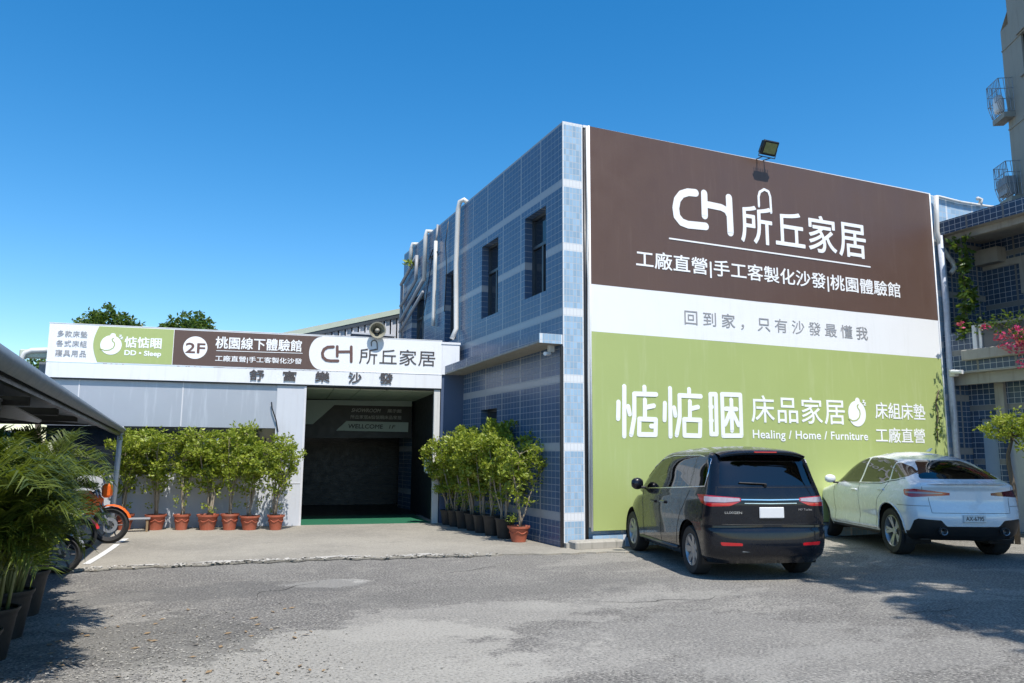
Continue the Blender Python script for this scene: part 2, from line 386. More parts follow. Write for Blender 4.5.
def text_obj(name, body, x0, x1, z0, z1, O, X, Z, N, m, parent, bold=0, th=.003, space=1.0, shear=0):
    c = bpy.data.curves.new('txt', 'FONT'); c.body = body; c.extrude = .002; c.space_character = space; c.shear = shear; c.resolution_u = 4
    o = bpy.data.objects.new('txt', c); COL.objects.link(o)
    dg = bpy.context.evaluated_depsgraph_get(); dg.update()
    me = bpy.data.meshes.new_from_object(o.evaluated_get(dg))
    bpy.data.objects.remove(o); 
    vs = [v.co.copy() for v in me.vertices]
    ax = min(v.x for v in vs); bx = max(v.x for v in vs); az = min(v.y for v in vs); bz = max(v.y for v in vs)
    fs = [tuple(p.vertices) for p in me.polygons]; d = bold*(z1-z0)
    offs = [(0,0)] if d <= 0 else [(0,0),(-d,0),(d,0),(0,d),(0,-d),(-d*.7,-d*.7),(d*.7,d*.7),(d*.7,-d*.7),(-d*.7,d*.7)]
    mb = MB()
    for k,(du,dv) in enumerate(offs):
        mb.add([O+X*(x0+(p.x-ax)/(bx-ax)*(x1-x0)+du)+Z*(z0+(p.y-az)/(bz-az)*(z1-z0)+dv)+N*(th-k*.00008 if p.z > 0 else 0) for p in vs], fs)
    bpy.data.meshes.remove(me); me = bpy.data.meshes.new(name); me.from_pydata(mb.v, [], mb.f)
    me.materials.clear(); me.materials.append(MT[m]); me.name = name
    ob = bpy.data.objects.new(name, me); COL.objects.link(ob); ob.parent = parent
    return ob

# ------------------------------------------------------------------ ground
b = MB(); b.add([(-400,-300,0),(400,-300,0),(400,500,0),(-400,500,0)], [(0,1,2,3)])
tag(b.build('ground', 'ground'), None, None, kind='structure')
# concrete apron with a crumbled front edge
edge = []
n = 90
for i in range(n+1):
    t = i/n; x = -9.5+t*10.4
    y = (.05 if x < -4.4 else .05-(x+4.4)*.17)
    y += .05*math.sin(i*1.7)+.04*math.sin(i*.53+1)+random.uniform(-.025,.025)
    edge.append((x,y))
b = MB()
vs = [V(x,y,.022) for x,y in edge]+[V(x,y,0) for x,y in edge]+[V(x,max(7.6,y),.026) for x,y in edge]
m = n+1
b.add(vs, [(i,i+1,m*2+i+1,m*2+i) for i in range(n)]+[(m+i,m+i+1,i+1,i) for i in range(n)])
tag(b.build('concrete_apron', 'apron'), None, None, kind='structure')
# open crack in front of the lip + loose crumbs of cement
b = MB()
for i in range(8, n-22):
    x,y = edge[i]; x2,y2 = edge[i+1]; wd = .03+.055*abs(math.sin(i*.9))*(1 if 30 < i < 66 else .4)
    b.add([(x,y-wd,.004),(x2,y2-wd*.8,.004),(x2,y2+.004,.004),(x,y+.004,.004)], [(0,1,2,3)])
tag(b.build('pavement_crack', 'crack'), None, None, kind='structure')
b = MB()
def chunk(b, p, s):
    vs = [V(*p)+V(random.uniform(-1,1),random.uniform(-1,1),random.uniform(0,.6))*s for _ in range(6)]
    b.add(vs, [(0,1,2),(0,2,3),(0,3,4),(1,2,5),(2,3,5),(3,4,5)])
for i in range(420):
    j = int(min(71,max(12,random.choice((20,31,38,45,52,60,64))+random.gauss(0,3)))); x,y = edge[j]
    chunk(b, (x+random.uniform(-.08,.08), y+random.gauss(.06,.06), .024), random.uniform(.012,.045))
tag(b.build('crumbled_cement', 'rubble'), 'crumbled pale cement along the cracked lip of the driveway', 'rubble', kind='stuff')
def blob(cx, cy, rx, ry, z, m, name, seed, ang=0, jag=.25):
    rnd = random.Random(seed); ph = [rnd.uniform(0,6.3) for _ in range(5)]; k = 60; pts = []
    for i in range(k):
        a = 2*PI*i/k; r = 1+jag*(.5*math.sin(2*a+ph[0])+.4*math.sin(3*a+ph[1])+.3*math.sin(5*a+ph[2])+.22*math.sin(9*a+ph[3])+.15*math.sin(17*a+ph[4]))+rnd.uniform(-.05,.05)
        x = rx*r*math.cos(a); y = ry*r*math.sin(a)
        pts.append(V(cx+x*math.cos(ang)-y*math.sin(ang), cy+x*math.sin(ang)+y*math.cos(ang), z))
    b = MB(); b.add(pts, [tuple(t) for t in tessellate_polygon([pts])]); tag(b.build(name, m), None, None, kind='structure')
rr_ = random.Random(17)
for k in range(11):
    j = rr_.randrange(14, 70); blob(edge[j][0], edge[j][1]+.12, rr_.uniform(.12,.38), rr_.uniform(.04,.09), .0268+k*.0006, 'rubble', 'cement_patch', k, .0, .3)
# gravel / leaf litter at lower left
b = MB()
for i in range(3800):
    x = random.gauss(-6.15,.62); y = random.gauss(-5.9,1.1)
    if x < -7.4: continue
    chunk(b, (x,y,.001), random.uniform(.006,.018))
tag(b.build('gravel', 'conc'), 'loose gravel and grit scattered in front of the potted palms', 'gravel', kind='stuff')
b = MB()
for i in range(110):
    x = random.uniform(-7.2,-5.0); y = random.uniform(-8.4,-3.2); a = random.uniform(0,6); s_ = random.uniform(.02,.045)
    d = V(math.cos(a),math.sin(a),0)*s_; e = V(-math.sin(a),math.cos(a),0)*s_*.45; q = V(x,y,.008)
    b.add([q-d,q+e+V(0,0,.006),q+d+V(0,0,.004),q-e], [(0,1,2),(0,2,3)])
tag(b.build('fallen_leaves', 'wood'), 'dry fallen leaves scattered over the asphalt near the palm pots', 'leaves', kind='stuff')
# fine cracks in the asphalt
rc = random.Random(8)
for (px, py, ang, L_) in ((250,600,.2,1.6),(560,600,-.5,2.2),(420,575,.1,1.8),(880,615,-.2,1.6)):
    p = onZ(px, py); a_ = ang; q = V(p.x,p.y,.004); pts = [q.copy()]
    for i in range(26): a_ += rc.gauss(0,.35)+(ang-a_)*.2; q = q+V(math.cos(a_),math.sin(a_),0)*L_/26; pts.append(q.copy())
    b = MB()
    for i in range(26):
        t = (pts[i+1]-pts[i]).normalized(); n_ = V(-t.y,t.x,0); w0 = .006*(1-abs(i/13-1))+.001; w1 = .006*(1-abs((i+1)/13-1))+.001
        b.add([pts[i]-n_*w0,pts[i+1]-n_*w1,pts[i+1]+n_*w1,pts[i]+n_*w0], [(0,1,2,3)])
    tag(b.build('pavement_crack', 'crack'), None, None, kind='structure')
# parking line
MT['linep'] = mat('worn_road_paint', (.62,.62,.60), .8, var=.2, vs=14)
b = MB()
ln = [onZ(86,566), onZ(100,557.5), onZ(112,549.5), onZ(119,544), onZ(126,540)]
for i in range(len(ln)-1):
    a, c = ln[i], ln[i+1]
    if i == 2: c = a.lerp(c,.7)
    b.add([(a.x-.05,a.y,.028),(a.x+.05,a.y,.028),(c.x+.05,c.y,.028),(c.x-.05,c.y,.028)], [(0,1,2,3)])
tag(b.build('parking_line', 'linep'), None, None, kind='structure')

# ------------------------------------------------------------------ tiled building
TB = empty('tiled_building', (0,0,0))
tag(TB, 'two storey showroom building clad in blue ceramic tile, behind the large billboard', 'building')
HB, DB, XE = 7.70, 10.66, 12.3
# side wall (X=0) with window openings, real thickness
wins = [(.69,1.65,4.64,6.30),(3.05,4.02,4.62,6.30),(5.70,6.62,4.40,6.20),(8.45,9.66,4.40,6.10),(3.05,3.98,1.9,2.56)]
def wall_with_holes(mb, u0, u1, z0, z1, holes, P, depth):
    """grid wall, P(u,z,d) -> point; holes (u0,u1,z0,z1) get reveals of the given depth"""
    us = sorted({u0,u1,*[h[0] for h in holes],*[h[1] for h in holes]}); zs = sorted({z0,z1,*[h[2] for h in holes],*[h[3] for h in holes]})
    for i in range(len(us)-1):
        for j in range(len(zs)-1):
            cu, cz = (us[i]+us[i+1])/2, (zs[j]+zs[j+1])/2
            if any(h[0] < cu < h[1] and h[2] < cz < h[3] for h in holes): continue
            mb.add([P(us[i],zs[j],0),P(us[i+1],zs[j],0),P(us[i+1],zs[j+1],0),P(us[i],zs[j+1],0)], [(0,1,2,3)])
    for a,c,d,e in holes:
        for q in (((a,d),(a,e)),((c,d),(c,e)),((a,d),(c,d)),((a,e),(c,e))):
            (p1,q1),(p2,q2) = q
            mb.add([P(p1,q1,0),P(p2,q2,0),P(p2,q2,depth),P(p1,q1,depth)], [(0,1,2,3)])
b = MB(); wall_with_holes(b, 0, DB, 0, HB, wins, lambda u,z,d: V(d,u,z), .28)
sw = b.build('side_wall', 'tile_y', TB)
# front column, front wall strip behind the banner
b = MB(); b.add([(0,0,0),(.42,0,0),(.42,0,HB+.012),(0,0,HB+.012)], [(0,1,2,3)])
b.build('corner_column', 'tile_x', TB)
b = MB()
b.add([(.42,0.05,0),(9.6,0.05,0),(9.6,.05,HB-.05),(.42,.05,HB-.05)], [(0,1,2,3)])
b.add([(9.6,0,0),(9.9,0,0),(9.9,0,HB-.03),(9.6,0,HB-.02)], [(0,1,2,3)]); b.add([(9.9,0,6.99),(XE,0,6.99),(XE,0,HB-.1),(9.9,0,HB-.03)], [(0,1,2,3)])
b.add([(.42,0,0),(.42,.05,0),(.42,.05,HB),(.42,0,HB)], [(0,1,2,3)])
b.build('front_wall', 'tile_x2', TB)
b = MB(); b.add([(9.9,0,0),(XE,0,0),(XE,0,6.99),(9.9,0,6.99)], [(0,1,2,3)]); b.build('recess_wall', tile_mat('shaded_front_tile','x',blue=(.05,.095,.18),bandu=.9,offu=.3,bw=.05,white=(.3,.3,.29)), TB)  # darker copy of the front tile, shade under the canopy put into its colour
b = MB()
b.add([(0,0,HB),(.42,0,HB),(.42,.2,HB),(.2,.2,HB),(.2,DB,HB),(0,DB,HB)], [(0,1,2,3),(0,3,4,5)])
b.add([(.2,.2,HB),(.2,DB,HB),(.2,DB,HB-.6),(.2,.2,HB-.6)], [(0,1,2,3)])
b.add([(.2,.05,HB-.6),(XE,.05,HB-.6),(XE,DB,HB-.6),(.2,DB,HB-.6)], [(0,1,2,3)])
b.add([(0,DB,0),(XE,DB,0),(XE,DB,HB-.1),(0,DB,HB)], [(0,1,2,3)])
b.add([(XE,0,0),(XE,DB,0),(XE,DB,HB-.1),(XE,0,HB-.1)], [(0,1,2,3)])
b.build('roof', 'conc', TB)
b = MB(); b.box((.42,-.03,HB-.045),(9.62,.06,HB+.0)); b.build('parapet_cap', 'white_m', TB)
for k,(y0,y1,z0,z1) in enumerate(wins):
    f = MB(); d = .16
    t = .05
    f.box((d,y0,z0),(d+.06,y0+t,z1)); f.box((d,y1-t,z0),(d+.06,y1,z1)); f.box((d,y0+t,z0),(d+.06,y1-t,z0+t)); f.box((d,y0+t,z1-t),(d+.06,y1-t,z1))
    if z1-z0 > 1:
        zm = z1-.62; f.box((d-.005,y0+t,zm-.03),(d+.055,y1-t,zm+.03))
        ym = (y0+y1)/2; f.box((d+.003,ym-.03,z0+t),(d+.05,ym+.03,zm-.03))
    wn = f.build('window', 'alu', TB)
    g = MB(); g.add([(d+.04,y0+t,z0+t),(d+.04,y1-t,z0+t),(d+.04,y1-t,z1-t),(d+.04,y0+t,z1-t)], [(0,1,2,3)]); g.box((.285,y0-.1,z0-.1),(.30,y1+.1,z1+.1))
    g.build('pane', 'wglass', wn)
# canopy over the ground floor side
b = MB()
b.add([(-.46,.02,3.54),(0,.02,3.54),(0,.02,3.71),(-.46,.02,3.71)], [(0,1,2,3)])
b.build('canopy_end', 'tile_x', TB)
b = MB()
b.add([(-.46,.02,3.57),(-.46,5.15,3.47),(-.46,5.15,3.64),(-.46,.02,3.71)], [(0,1,2,3)])
b.add([(-.46,.02,3.71),(-.46,5.15,3.64),(0,5.15,3.64),(0,.02,3.71)], [(0,1,2,3)])
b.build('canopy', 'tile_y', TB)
b = MB(); b.add([(-.46,.02,3.54),(-.46,5.15,3.44),(0,5.15,3.44),(0,.02,3.54)], [(0,1,2,3)])
b.add([(-.463,.02,3.54),(-.463,5.15,3.44),(-.463,5.15,3.475),(-.463,.02,3.575)], [(0,1,2,3)])
b.build('canopy_soffit', 'conc', TB)
# dark corner pipe and plinth
b = MB(); b.box((-.05,-.012,.0),(.0,.03,3.5)); b.build('corner_trim', 'black_m', TB)
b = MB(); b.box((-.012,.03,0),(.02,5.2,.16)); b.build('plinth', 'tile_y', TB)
b = MB(); b.box((.56,-.02,0),(9.5,.05,.20)); b.build('front_plinth', 'tile_x2', TB)
b = MB(); b.tube([(.45,-.01,.05),(.45,-.01,HB-.1)], .03, 8); b.build('drain_pipe', 'black_m', TB, True)
b = MB(); b.tube([(.485,-.05,HB-.02),(.495,-.045,6),(.48,-.05,5.2),(.495,-.05,4.7),(.485,-.05,3),(.49,-.05,.35)], .022, 8); b.build('conduit', 'pvc', TB, True)
# pipes on the side wall
def pipe(pts, r, m, name='drain_pipe', parent=TB): b = MB(); b.tube(pts, r, 10); return b.build(name, m, parent, True)
pipe([(.12,5.28,HB+.03),(0,5.30,HB+.12),(-.08,5.36,HB+.08),(-.11,5.42,HB-.12),(-.11,5.5,6.2),(-.09,5.46,4.6),(-.2,5.44,4.35)], .06, 'pvc')
pipe([(-.08,7.25,HB-.45),(-.09,7.25,6.5),(-.09,7.3,5.2),(-.08,7.32,4.95)], .05, 'pvc')
pipe([(-.03,7.28,HB+.02),(-.05,7.27,HB-.25),(-.08,7.25,HB-.45)], .03, 'pvc_d')
pipe([(.1,8.12,HB+.06),(-.06,8.15,HB+.07),(-.09,8.18,HB-.1),(-.09,8.2,6.35)], .06, 'pvc')
pipe([(.1,9.5,HB+.05),(-.06,9.55,HB+.05),(-.09,9.6,HB-.1),(-.09,9.62,7.05)], .055, 'pvc')
pipe([(-.09,10.62,6.72),(-.09,9.62,7.04),(-.09,9.02,7.24)], .05, 'pvc_d')
pipe([(-.09,9.0,7.27),(-.09,9.02,6.55),(-.09,10.4,6.1),(-.09,10.6,6.05)], .05, 'pvc_d')
pipe([(-.1,8.2,6.4),(-.1,10.62,5.55)], .055, 'pvc_d')
pipe([(-.1,8.26,6.05),(-.1,10.6,5.25)], .045, 'pvc_d')
pipe([(-.07,10.58,6.7),(-.07,10.6,4.2)], .05, 'pvc_d')
pipe([(-.04,6.35,7.55),(-.06,6.5,7.0),(-.04,6.42,6.3),(-.05,6.5,5.2)], .012, 'black_m', 'cable')
pipe([(-.03,7.7,6.9),(-.06,8.2,5.6),(-.05,8.9,4.8),(-.06,9.3,4.3)], .012, 'black_m', 'cable')
pipe([(-.05,7.6,7.1),(-.05,7.9,6.9),(-.05,7.2,6.95)], .02, 'black_m', 'cable')
# weed growing on pipe
def leaves(mb, centre, count, spread, size, rnd, flat=1.0, up=.3):
    for _ in range(count):
        d = V(rnd.gauss(0,1),rnd.gauss(0,1),rnd.gauss(0,1)); d = d.normalized()*spread*(rnd.random()**.45)
        p = Vector(centre)+V(d.x,d.y,d.z*flat)
        a = V(rnd.gauss(0,1),rnd.gauss(0,1),rnd.gauss(0,.7)+up).normalized(); c = a.orthogonal().normalized()
        c = (Matrix.Rotation(rnd.uniform(0,6.3),3,a)@c); s_ = size*rnd.uniform(.6,1.25)
        nn = a.cross(c)
        mb.add([p, p+a*s_*.5+c*s_*.27+nn*s_*.06, p+a*s_, p+a*s_*.5-c*s_*.27+nn*s_*.06], [(0,1,2),(0,2,3)])
rnd = random.Random(5)
b = MB(); leaves(b, (-.14,9.4,7.1), 45, .2, .16, rnd, .5, .6)
tag(b.build('weed', 'leaf'), 'small green weed sprouting from the high pipes on the blue tiled wall', 'plant')

# ------------------------------------------------------------------ banner
O0, X0, Z0, N0 = V(0,0,0), V(1,0,0), V(0,0,1), V(0,-1,0)
BN = empty('billboard', (5,0,4)); tag(BN, 'huge brown white and green advertising billboard covering the tiled front wall', 'billboard')
BNL = V(5,0,4)
def bquad(z0a, z0b, z1a, z1b, m, name, y):   # gentle wrinkles: real displaced sheet
    nx, nz = 110, 26; b = MB(); rnd = random.Random(int(z0a*100))
    ph = [rnd.uniform(0,6) for _ in range(8)]
    for j in range(nz+1):
        for i in range(nx+1):
            u, v = i/nx, j/nz
            xl, xr_ = .535, 9.575
            x = xl+(xr_-xl)*u
            za = z0a+(z0b-z0a)*u; zb_ = z1a+(z1b-z1a)*u; z = za+(zb_-za)*v
            w_ = .0011*(math.sin(x*2.2+z*1.3+ph[0])+math.sin(x*.9-z*2.1+ph[1])*.8+math.sin(x*5+z*3+ph[2])*.3)
            b.v.append((x-5, y-.0+w_-0, z-4))
    for j in range(nz):
        for i in range(nx):
            k = j*(nx+1)+i; b.f.append((k,k+1,k+nx+2,k+nx+1)); b.mi.append(0)
    return b.build(name, m, BN, True)
YB = -.05
bquad(3.80,3.80,4.672,4.672,'white_v','white_panel',YB)
bquad(4.672,4.672,7.69,7.67,'brown','brown_panel',YB)
bquad(.285,.30,3.80,3.80,'green_v','green_panel',YB)
b = MB(); b.box((.54-5,YB+.014,.28-4),(9.60-5,-.004,7.66-4)); b.build('backing_frame', 'alu', BN)
b = MB(); b.tube([(.53-5,YB-.005,.28-4),(.525-5,YB-.005,7.69-4)], .02, 8); b.build('edge_rope', 'white_v', BN, True); b = MB(); b.tube([(9.585-5,YB-.01,.3-4),(9.585-5,YB-.01,7.67-4)], .015, 8); b.build('edge_rope', 'white_v', BN, True)
YL = -.0530   # lettering plane
OL = V(-5, YL, -4)
def bp(px, py): q = onY(px, py, YL); return (q.x, q.z)
def btext(body, xl, xr_, yt, yb, m, bold=.0, space=1.0, name='lettering'):
    x0, z1 = bp(xl, yt); _, z0 = bp(xl, yb); x1, _ = bp(xr_, yt)
    return text_obj(name, body, x0, x1, z0, z1, OL, X0, Z0, N0, m, BN, bold, .004, space)
btext('所丘家居', 740.2, 863, 203, 241, 'letter', .013, 1.05)
btext('工廠直營|手工客製化沙發|桃園體驗館', 636, 897.3, 249.2, 269, 'letter', .012)
btext('回到家，只有沙發最懂我', 684.3, 866.2, 309.6, 324.5, 'letter_grey', .002, 1.5)
btext('床品家居', 750.7, 843.6, 395, 422, 'letter', .008, 1.05)
btext('Healing / Home / Furniture', 752.7, 867.4, 429.8, 440.8, 'letter', .016, 1.05)
btext('床組床墊', 874.7, 924.2, 402.2, 418.4, 'letter', .012)
btext('工廠直營', 875.4, 924.2, 427.4, 442.4, 'letter', .012)
def bstroke(mb, o, k, pts, wpx, closed=False, h=.004):
    pp = [bp(o[0]+a/k, o[1]+c/k) for a, c in pts]
    ribbon(mb, pp, wpx, OL, X0, Z0, N0, h, closed)
def arcpts(cx, cy, rx, ry, a0, a1, n=14): return [(cx+rx*math.cos(math.radians(a0+(a1-a0)*i/n)), cy-ry*math.sin(math.radians(a0+(a1-a0)*i/n))) for i in range(n+1)]
b = MB(); o_, k_ = (660,180), 4.655
# CH monogram
bstroke(b, o_, k_, [(165,60),(130,57)]+[(100,66),(80,92),(73,130),(78,168),(100,196),(130,208)]+[(212,216)], .155)
bstroke(b, o_, k_, [(205,62),(208,166)], .15); bstroke(b, o_, k_, [(208,112),(285,128),(310,142),(322,166)], .14)
bstroke(b, o_, k_, [(320,82),(328,245)], .155)
b.build('monogram', 'letter', BN)
b = MB(); bstroke(b, o_, k_, [(460,122),(458,78),(464,56),(484,44),(504,54),(512,78),(517,152)], .055)
bstroke(b, o_, k_, [(44,272),(978,405)], .03)
b.build('monogram_hook', 'letter', BN)
b = MB(); o_, k_ = (610,340), 6.207; sw_ = .088
for pts, cl in [([(52,385),(50,488)],0),([(88,288),(88,596)],0),([(112,412),(122,460)],0),([(213,292),(213,320)],0),([(150,334),(286,338)],0),([(150,334),(150,480),(131,588)],0),
    ([(216,372),(216,480)],0),([(216,420),(272,408)],0),([(182,490),(284,494),(282,588),(180,586)],1),([(255,535),(268,535)],0),
    ([(340,392),(338,496)],0),([(372,300),(375,598)],0),([(397,420),(405,468)],0),([(490,306),(490,334)],0),([(430,344),(563,350)],0),([(430,344),(432,480),(413,590)],0),
    ([(495,382),(495,490)],0),([(495,428),(546,416)],0),([(460,493),(560,497),(558,595),(462,592)],1),
    ([(622,337),(656,337),(662,584),(628,584)],1),([(622,415),(632,415)],0),([(624,500),(632,500)],0),
    ([(694,337),(808,341),(816,594),(702,594)],1),([(752,372),(757,562)],0),([(718,427),(785,429)],0),([(748,442),(714,524)],0),([(757,442),(797,528)],0)]:
    bstroke(b, o_, k_, pts, sw_*(1 if True else 1), bool(cl))
b.build('large_lettering', 'letter', BN)
def logo(parent, O, X, Z, N, cx, cz, r, mfg, mbg, sx=1.0):
    b = MB()
    def disc(b, x, z, rx, rz, h):
        k = 36; vs = [O+X*(x+rx*math.cos(t*2*PI/k))+Z*(z+rz*math.sin(t*2*PI/k))+N*h for t in range(k)]+[O+X*(x+rx*math.cos(t*2*PI/k))+Z*(z+rz*math.sin(t*2*PI/k)) for t in range(k)]
        b.add(vs, [tuple(range(k))]+[(t,(t+1)%k,(t+1)%k+k,t+k) for t in range(k)])
    disc(b, cx, cz, r*sx, r, .004); disc(b, cx+.12*r*sx, cz+.98*r, .26*r*sx, .26*r, .0045)
    for dx, dz in ((.82,.98),(.95,.78)):
        ribbon(b, [(cx+(dx-.1)*r*sx,cz+(dz+.08)*r),(cx+(dx+.1)*r*sx,cz+(dz+.08)*r),(cx+(dx-.1)*r*sx,cz+(dz-.1)*r),(cx+(dx+.1)*r*sx,cz+(dz-.1)*r)], .07*r, O, X, Z, N, .004)
    o1 = b.build('emblem', mfg, parent)
    b = MB()
    pts = [(-.98,-.42),(-.55,-.58),(-.1,-.52),(.22,-.3),(.34,0),(.3,.25),(.12,.42),(.05,.6),(.2,.72)]
    ribbon(b, [(cx+a*r*sx, cz+c*r) for a,c in pts], .10*r, O+N*.002, X, Z, N, .004)
    b.build('emblem_line', mbg, parent)
cx, cz = bp(857, 413.6)
logo(BN, OL, X0, Z0, N0, cx, cz, .27, 'letter', 'green_v', .92)

# floodlight on the parapet
FL = empty('floodlight', (4.6,0,HB)); FL.scale = (.88,.88,.88); tag(FL, 'black square LED floodlight on a bracket above the brown billboard', 'floodlight')
b = MB(); R_ = Matrix.Translation(V(.0,-.36,.17))@Matrix.Rotation(math.radians(32),4,'X')
b.rbox((-.22,-.05,-.17),(.22,.035,.17), .02, R_)
for i in range(9): b.box((-.2+i*.05-.008,.035,-.14),(-.2+i*.05+.008,.075,.14), R_)
b.build('housing', 'black_m', FL)
b = MB(); b.box((-.17,-.056,-.12),(.17,-.051,.12), R_); b.build('lens', 'ledglass', FL)
b = MB(); b.tube([(-.235,-.36,.17),(-.24,-.30,.06),(-.24,-.27,-.02),(.24,-.27,-.02),(.24,-.30,.06),(.235,-.36,.17)], .014, 6)
b.tube([(-.1,.0,.0),(-.12,-.27,-.02)], .014, 6); b.tube([(.1,.0,.0),(.12,-.27,-.02)], .014, 6); b.tube([(-.14,.02,.0),(.14,.02,.0)], .018, 6)
b.build('bracket', 'alu', FL)

# security camera and junction box under the canopy
SCM = empty('security_camera', (-.12,.25,3.42)); tag(SCM, 'small white security camera under the tiled canopy by the corner column', 'camera')
b = MB(); b.tube([(0,0,.05),(0,0,-.02),(-.05,-.02,-.04)], .012, 6); b.build('arm', 'pvc_d', SCM)
b = MB(); b.tube([(-.16,-.09,-.05),(-.02,.01,-.03)], .035, 12); b.build('housing', 'whitep', SCM, auto=40)
b = MB(); b.box((-.04,-.03,.0),(.06,.05,.16)); o=b.build('junction_box', 'pvc', SCM)

# curb block at the corner
b = MB(); 
q0 = onZ(576,553); 
b.rbox((.06,-.34,0),(1.02,-.03,.15), .025)
b.box((.0,-.10,0),(.08,.0,.10))
tag(b.build('curb_block', 'conc'), 'rough broken concrete curb block at the foot of the corner column', 'curb')

# ------------------------------------------------------------------ entrance building (left)
FA = -.133
EB = empty('entrance_building', (-.5346,5.1796,0), FA)
tag(EB, 'low grey clad entrance building with an open dark doorway and white fascia', 'building')
EO = V(-.5346,5.1796,0); EX = V(math.cos(FA),math.sin(FA),0); EY = V(-math.sin(FA),math.cos(FA),0)
def onF(px, py, y=0):
    d = ray(px,py); o = EO+EY*y; t = (o-CP).dot(EY)/d.dot(EY); q = CP+d*t-EO; return V(q.dot(EX), y, q.z)
XL = -8.26; XP = -3.05; XJ = -3.68
b = MB(); b.box((XL,-.02,3.11),(0,.5,3.42)); b.build('fascia', 'white_m', EB)
b = MB(); b.box((XL,.0,3.08),(0,.06,3.108)); b.build('fascia_shadow_gap', 'black_m', EB)
b = MB(); b.box((XL+.05,.06,2.13),(XJ,.40,3.105)); b.build('wall_cladding', 'grey_m', EB)
b = MB(); b.box((XL+.05,.10,0),(XJ,.3,1.12)); b.build('lower_wall', 'pillar', EB)
b = MB(); b.box((XJ,.03,0),(XP,.42,3.105)); b.build('pillar', 'pillar', EB)
b = MB(); 
for x in (-7.63,-5.62): b = MB(); b.box((x-.012,.052,2.14),(x+.012,.062,3.08)); b.build('cladding_seam', 'seam', EB)
b = MB(); b.box((XP-.05,.018,0),(XP,.032,3.08)); b.build('corner_strip', 'seam', EB)
b = MB(); b.box((XJ,.022,.93),(XP-.05,.032,.945)); b.build('cladding_seam', 'seam', EB)
b = MB(); b.box((XL+.05,.28,1.0),(XJ,.5,2.2)); b.box((-5.0,.2,1.12),(-4.95,.26,2.13)); b.box((-6.4,.2,1.12),(-6.35,.26,2.13)); b.build('window', 'wglass', EB)
b = MB(); b.box((-6.3,.2,1.25),(-5.05,.24,1.3)); b.box((XL+.05,.2,1.12),(XJ,.27,1.17)); b.build('window_sill', 'alu', EB)
b = MB(); b.box((-5.15,.18,1.55),(-4.85,.2,1.9)); b.build('notice', 'paleb', EB)
b = MB(); b.tube([onF(278,432,.0),onF(276,420,.0),onF(272,408,-.0),onF(271.5,402,.0)], .014, 6); b.build('cable', 'black_m', EB)
b = MB(); b.box((-.16,.02,0),(-.02,.12,3.09)); b.build('door_jamb', 'pvc', EB)
# small return box and wall between this building and the tiled one
b = MB(); b.box((.003,-.02,3.44),(.42,.45,4.2)); b.box((-.02,-.035,4.16),(.44,.47,4.21)); b.build('box_end', 'white_m', EB)
b = MB(); b.box((.0,.02,0),(.56,.35,3.44)); b.build('side_pier', mat('dark_blue_paint', (.06,.09,.16), .5, var=.1), EB)
# roof, interior
b = MB(); b.box((XL,.5,3.12),(0,11,3.24)); b.box((XL,.42,0),(XL+.12,11,3.12)); b.build('roof', 'roofg', EB)
b = MB(); 
nx = 5
for i in range(nx):
    for j in range(3):
        x0 = XP+i*(-XP)/nx; x1 = XP+(i+1)*(-XP)/nx; y0 = .43+j*1.2; y1 = y0+1.2
        b.box((x0+.008,y0+.008,3.06),(x1-.008,y1-.008,3.085))
b.build('ceiling_panel', 'ceil', EB)
b = MB(); b.box((XP,.43,3.087),(0,10.5,3.10)); b.box((XP,4.05,2.62),(0,10.4,2.66)); b.build('ceiling', 'intw', EB)
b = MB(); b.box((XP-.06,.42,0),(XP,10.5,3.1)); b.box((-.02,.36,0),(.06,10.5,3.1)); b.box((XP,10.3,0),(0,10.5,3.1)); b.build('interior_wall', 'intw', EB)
b = MB()
for i in range(40): b.box((XP,6.9+.012*(i%2),i*.07),(0,6.95+.012*(i%2),i*.07+.068))
b.build('roller_shutter', 'shut', EB)
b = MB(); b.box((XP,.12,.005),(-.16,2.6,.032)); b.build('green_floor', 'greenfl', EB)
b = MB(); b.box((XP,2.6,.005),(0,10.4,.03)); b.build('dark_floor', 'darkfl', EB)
b = MB(); b.box((XP+.002,2.5,.3),(XP+.03,3.3,2.0)); b.build('wall_panel', 'paleb', EB)

# hanging direction sign inside
yS = 3.9
IS = empty('direction_sign', (0,0,0), FA); IS.location = EO; tag(IS, 'dark hanging direction sign reading SHOWROOM and WELLCOME inside the doorway', 'sign')
def iF(px, py, h=0): return onF(px, py, yS-h)
def iquad(pts, h, m, name): b = MB(); q = [iF(*p_, h) for p_ in pts]; b.prism(q, (0,.02,0)); return b.build(name, m, IS)
MT['signgrey'] = mat('grey_green_board', (.33,.39,.36), .6, var=.05); MT['signblack'] = mat('black_board', (.012,.012,.012), .5)
MT['signlet'] = mat('dim_lettering', (.35,.35,.34), .6)
iquad([(290,399.5),(412,401),(411.5,438),(290,438)], 0, 'signblack', 'board')
iquad([(290,399.5),(412,401),(411.8,406.5),(334.5,405),(313,424),(290,425)], .03, 'signgrey', 'grey_board')
iquad([(346.5,421),(408.5,422.5),(408,432),(336,430.5)], .03, 'signgrey', 'arrow_board')
def itext(body, xl, xr_, yt, yb, m, bold=0, shear=0):
    a = iF(xl, yt, .035); c = iF(xl, yb, .035); d = iF(xr_, yt, .035)
    return text_obj('lettering', body, a.x, d.x, c.z, a.z, V(0,yS-.035,0), V(1,0,0), V(0,0,1), V(0,-1,0), m, IS, bold, .004, 1.0, shear)
itext('SHOWROOM', 351.5, 381, 408.3, 411.9, 'signlet', .02, .3); itext('展示館', 387.5, 401.5, 409, 412.6, 'signlet', .01)
itext('所丘家居&惦惦睏床品家居', 350.5, 401.5, 414.8, 418.6, 'signlet', .005)
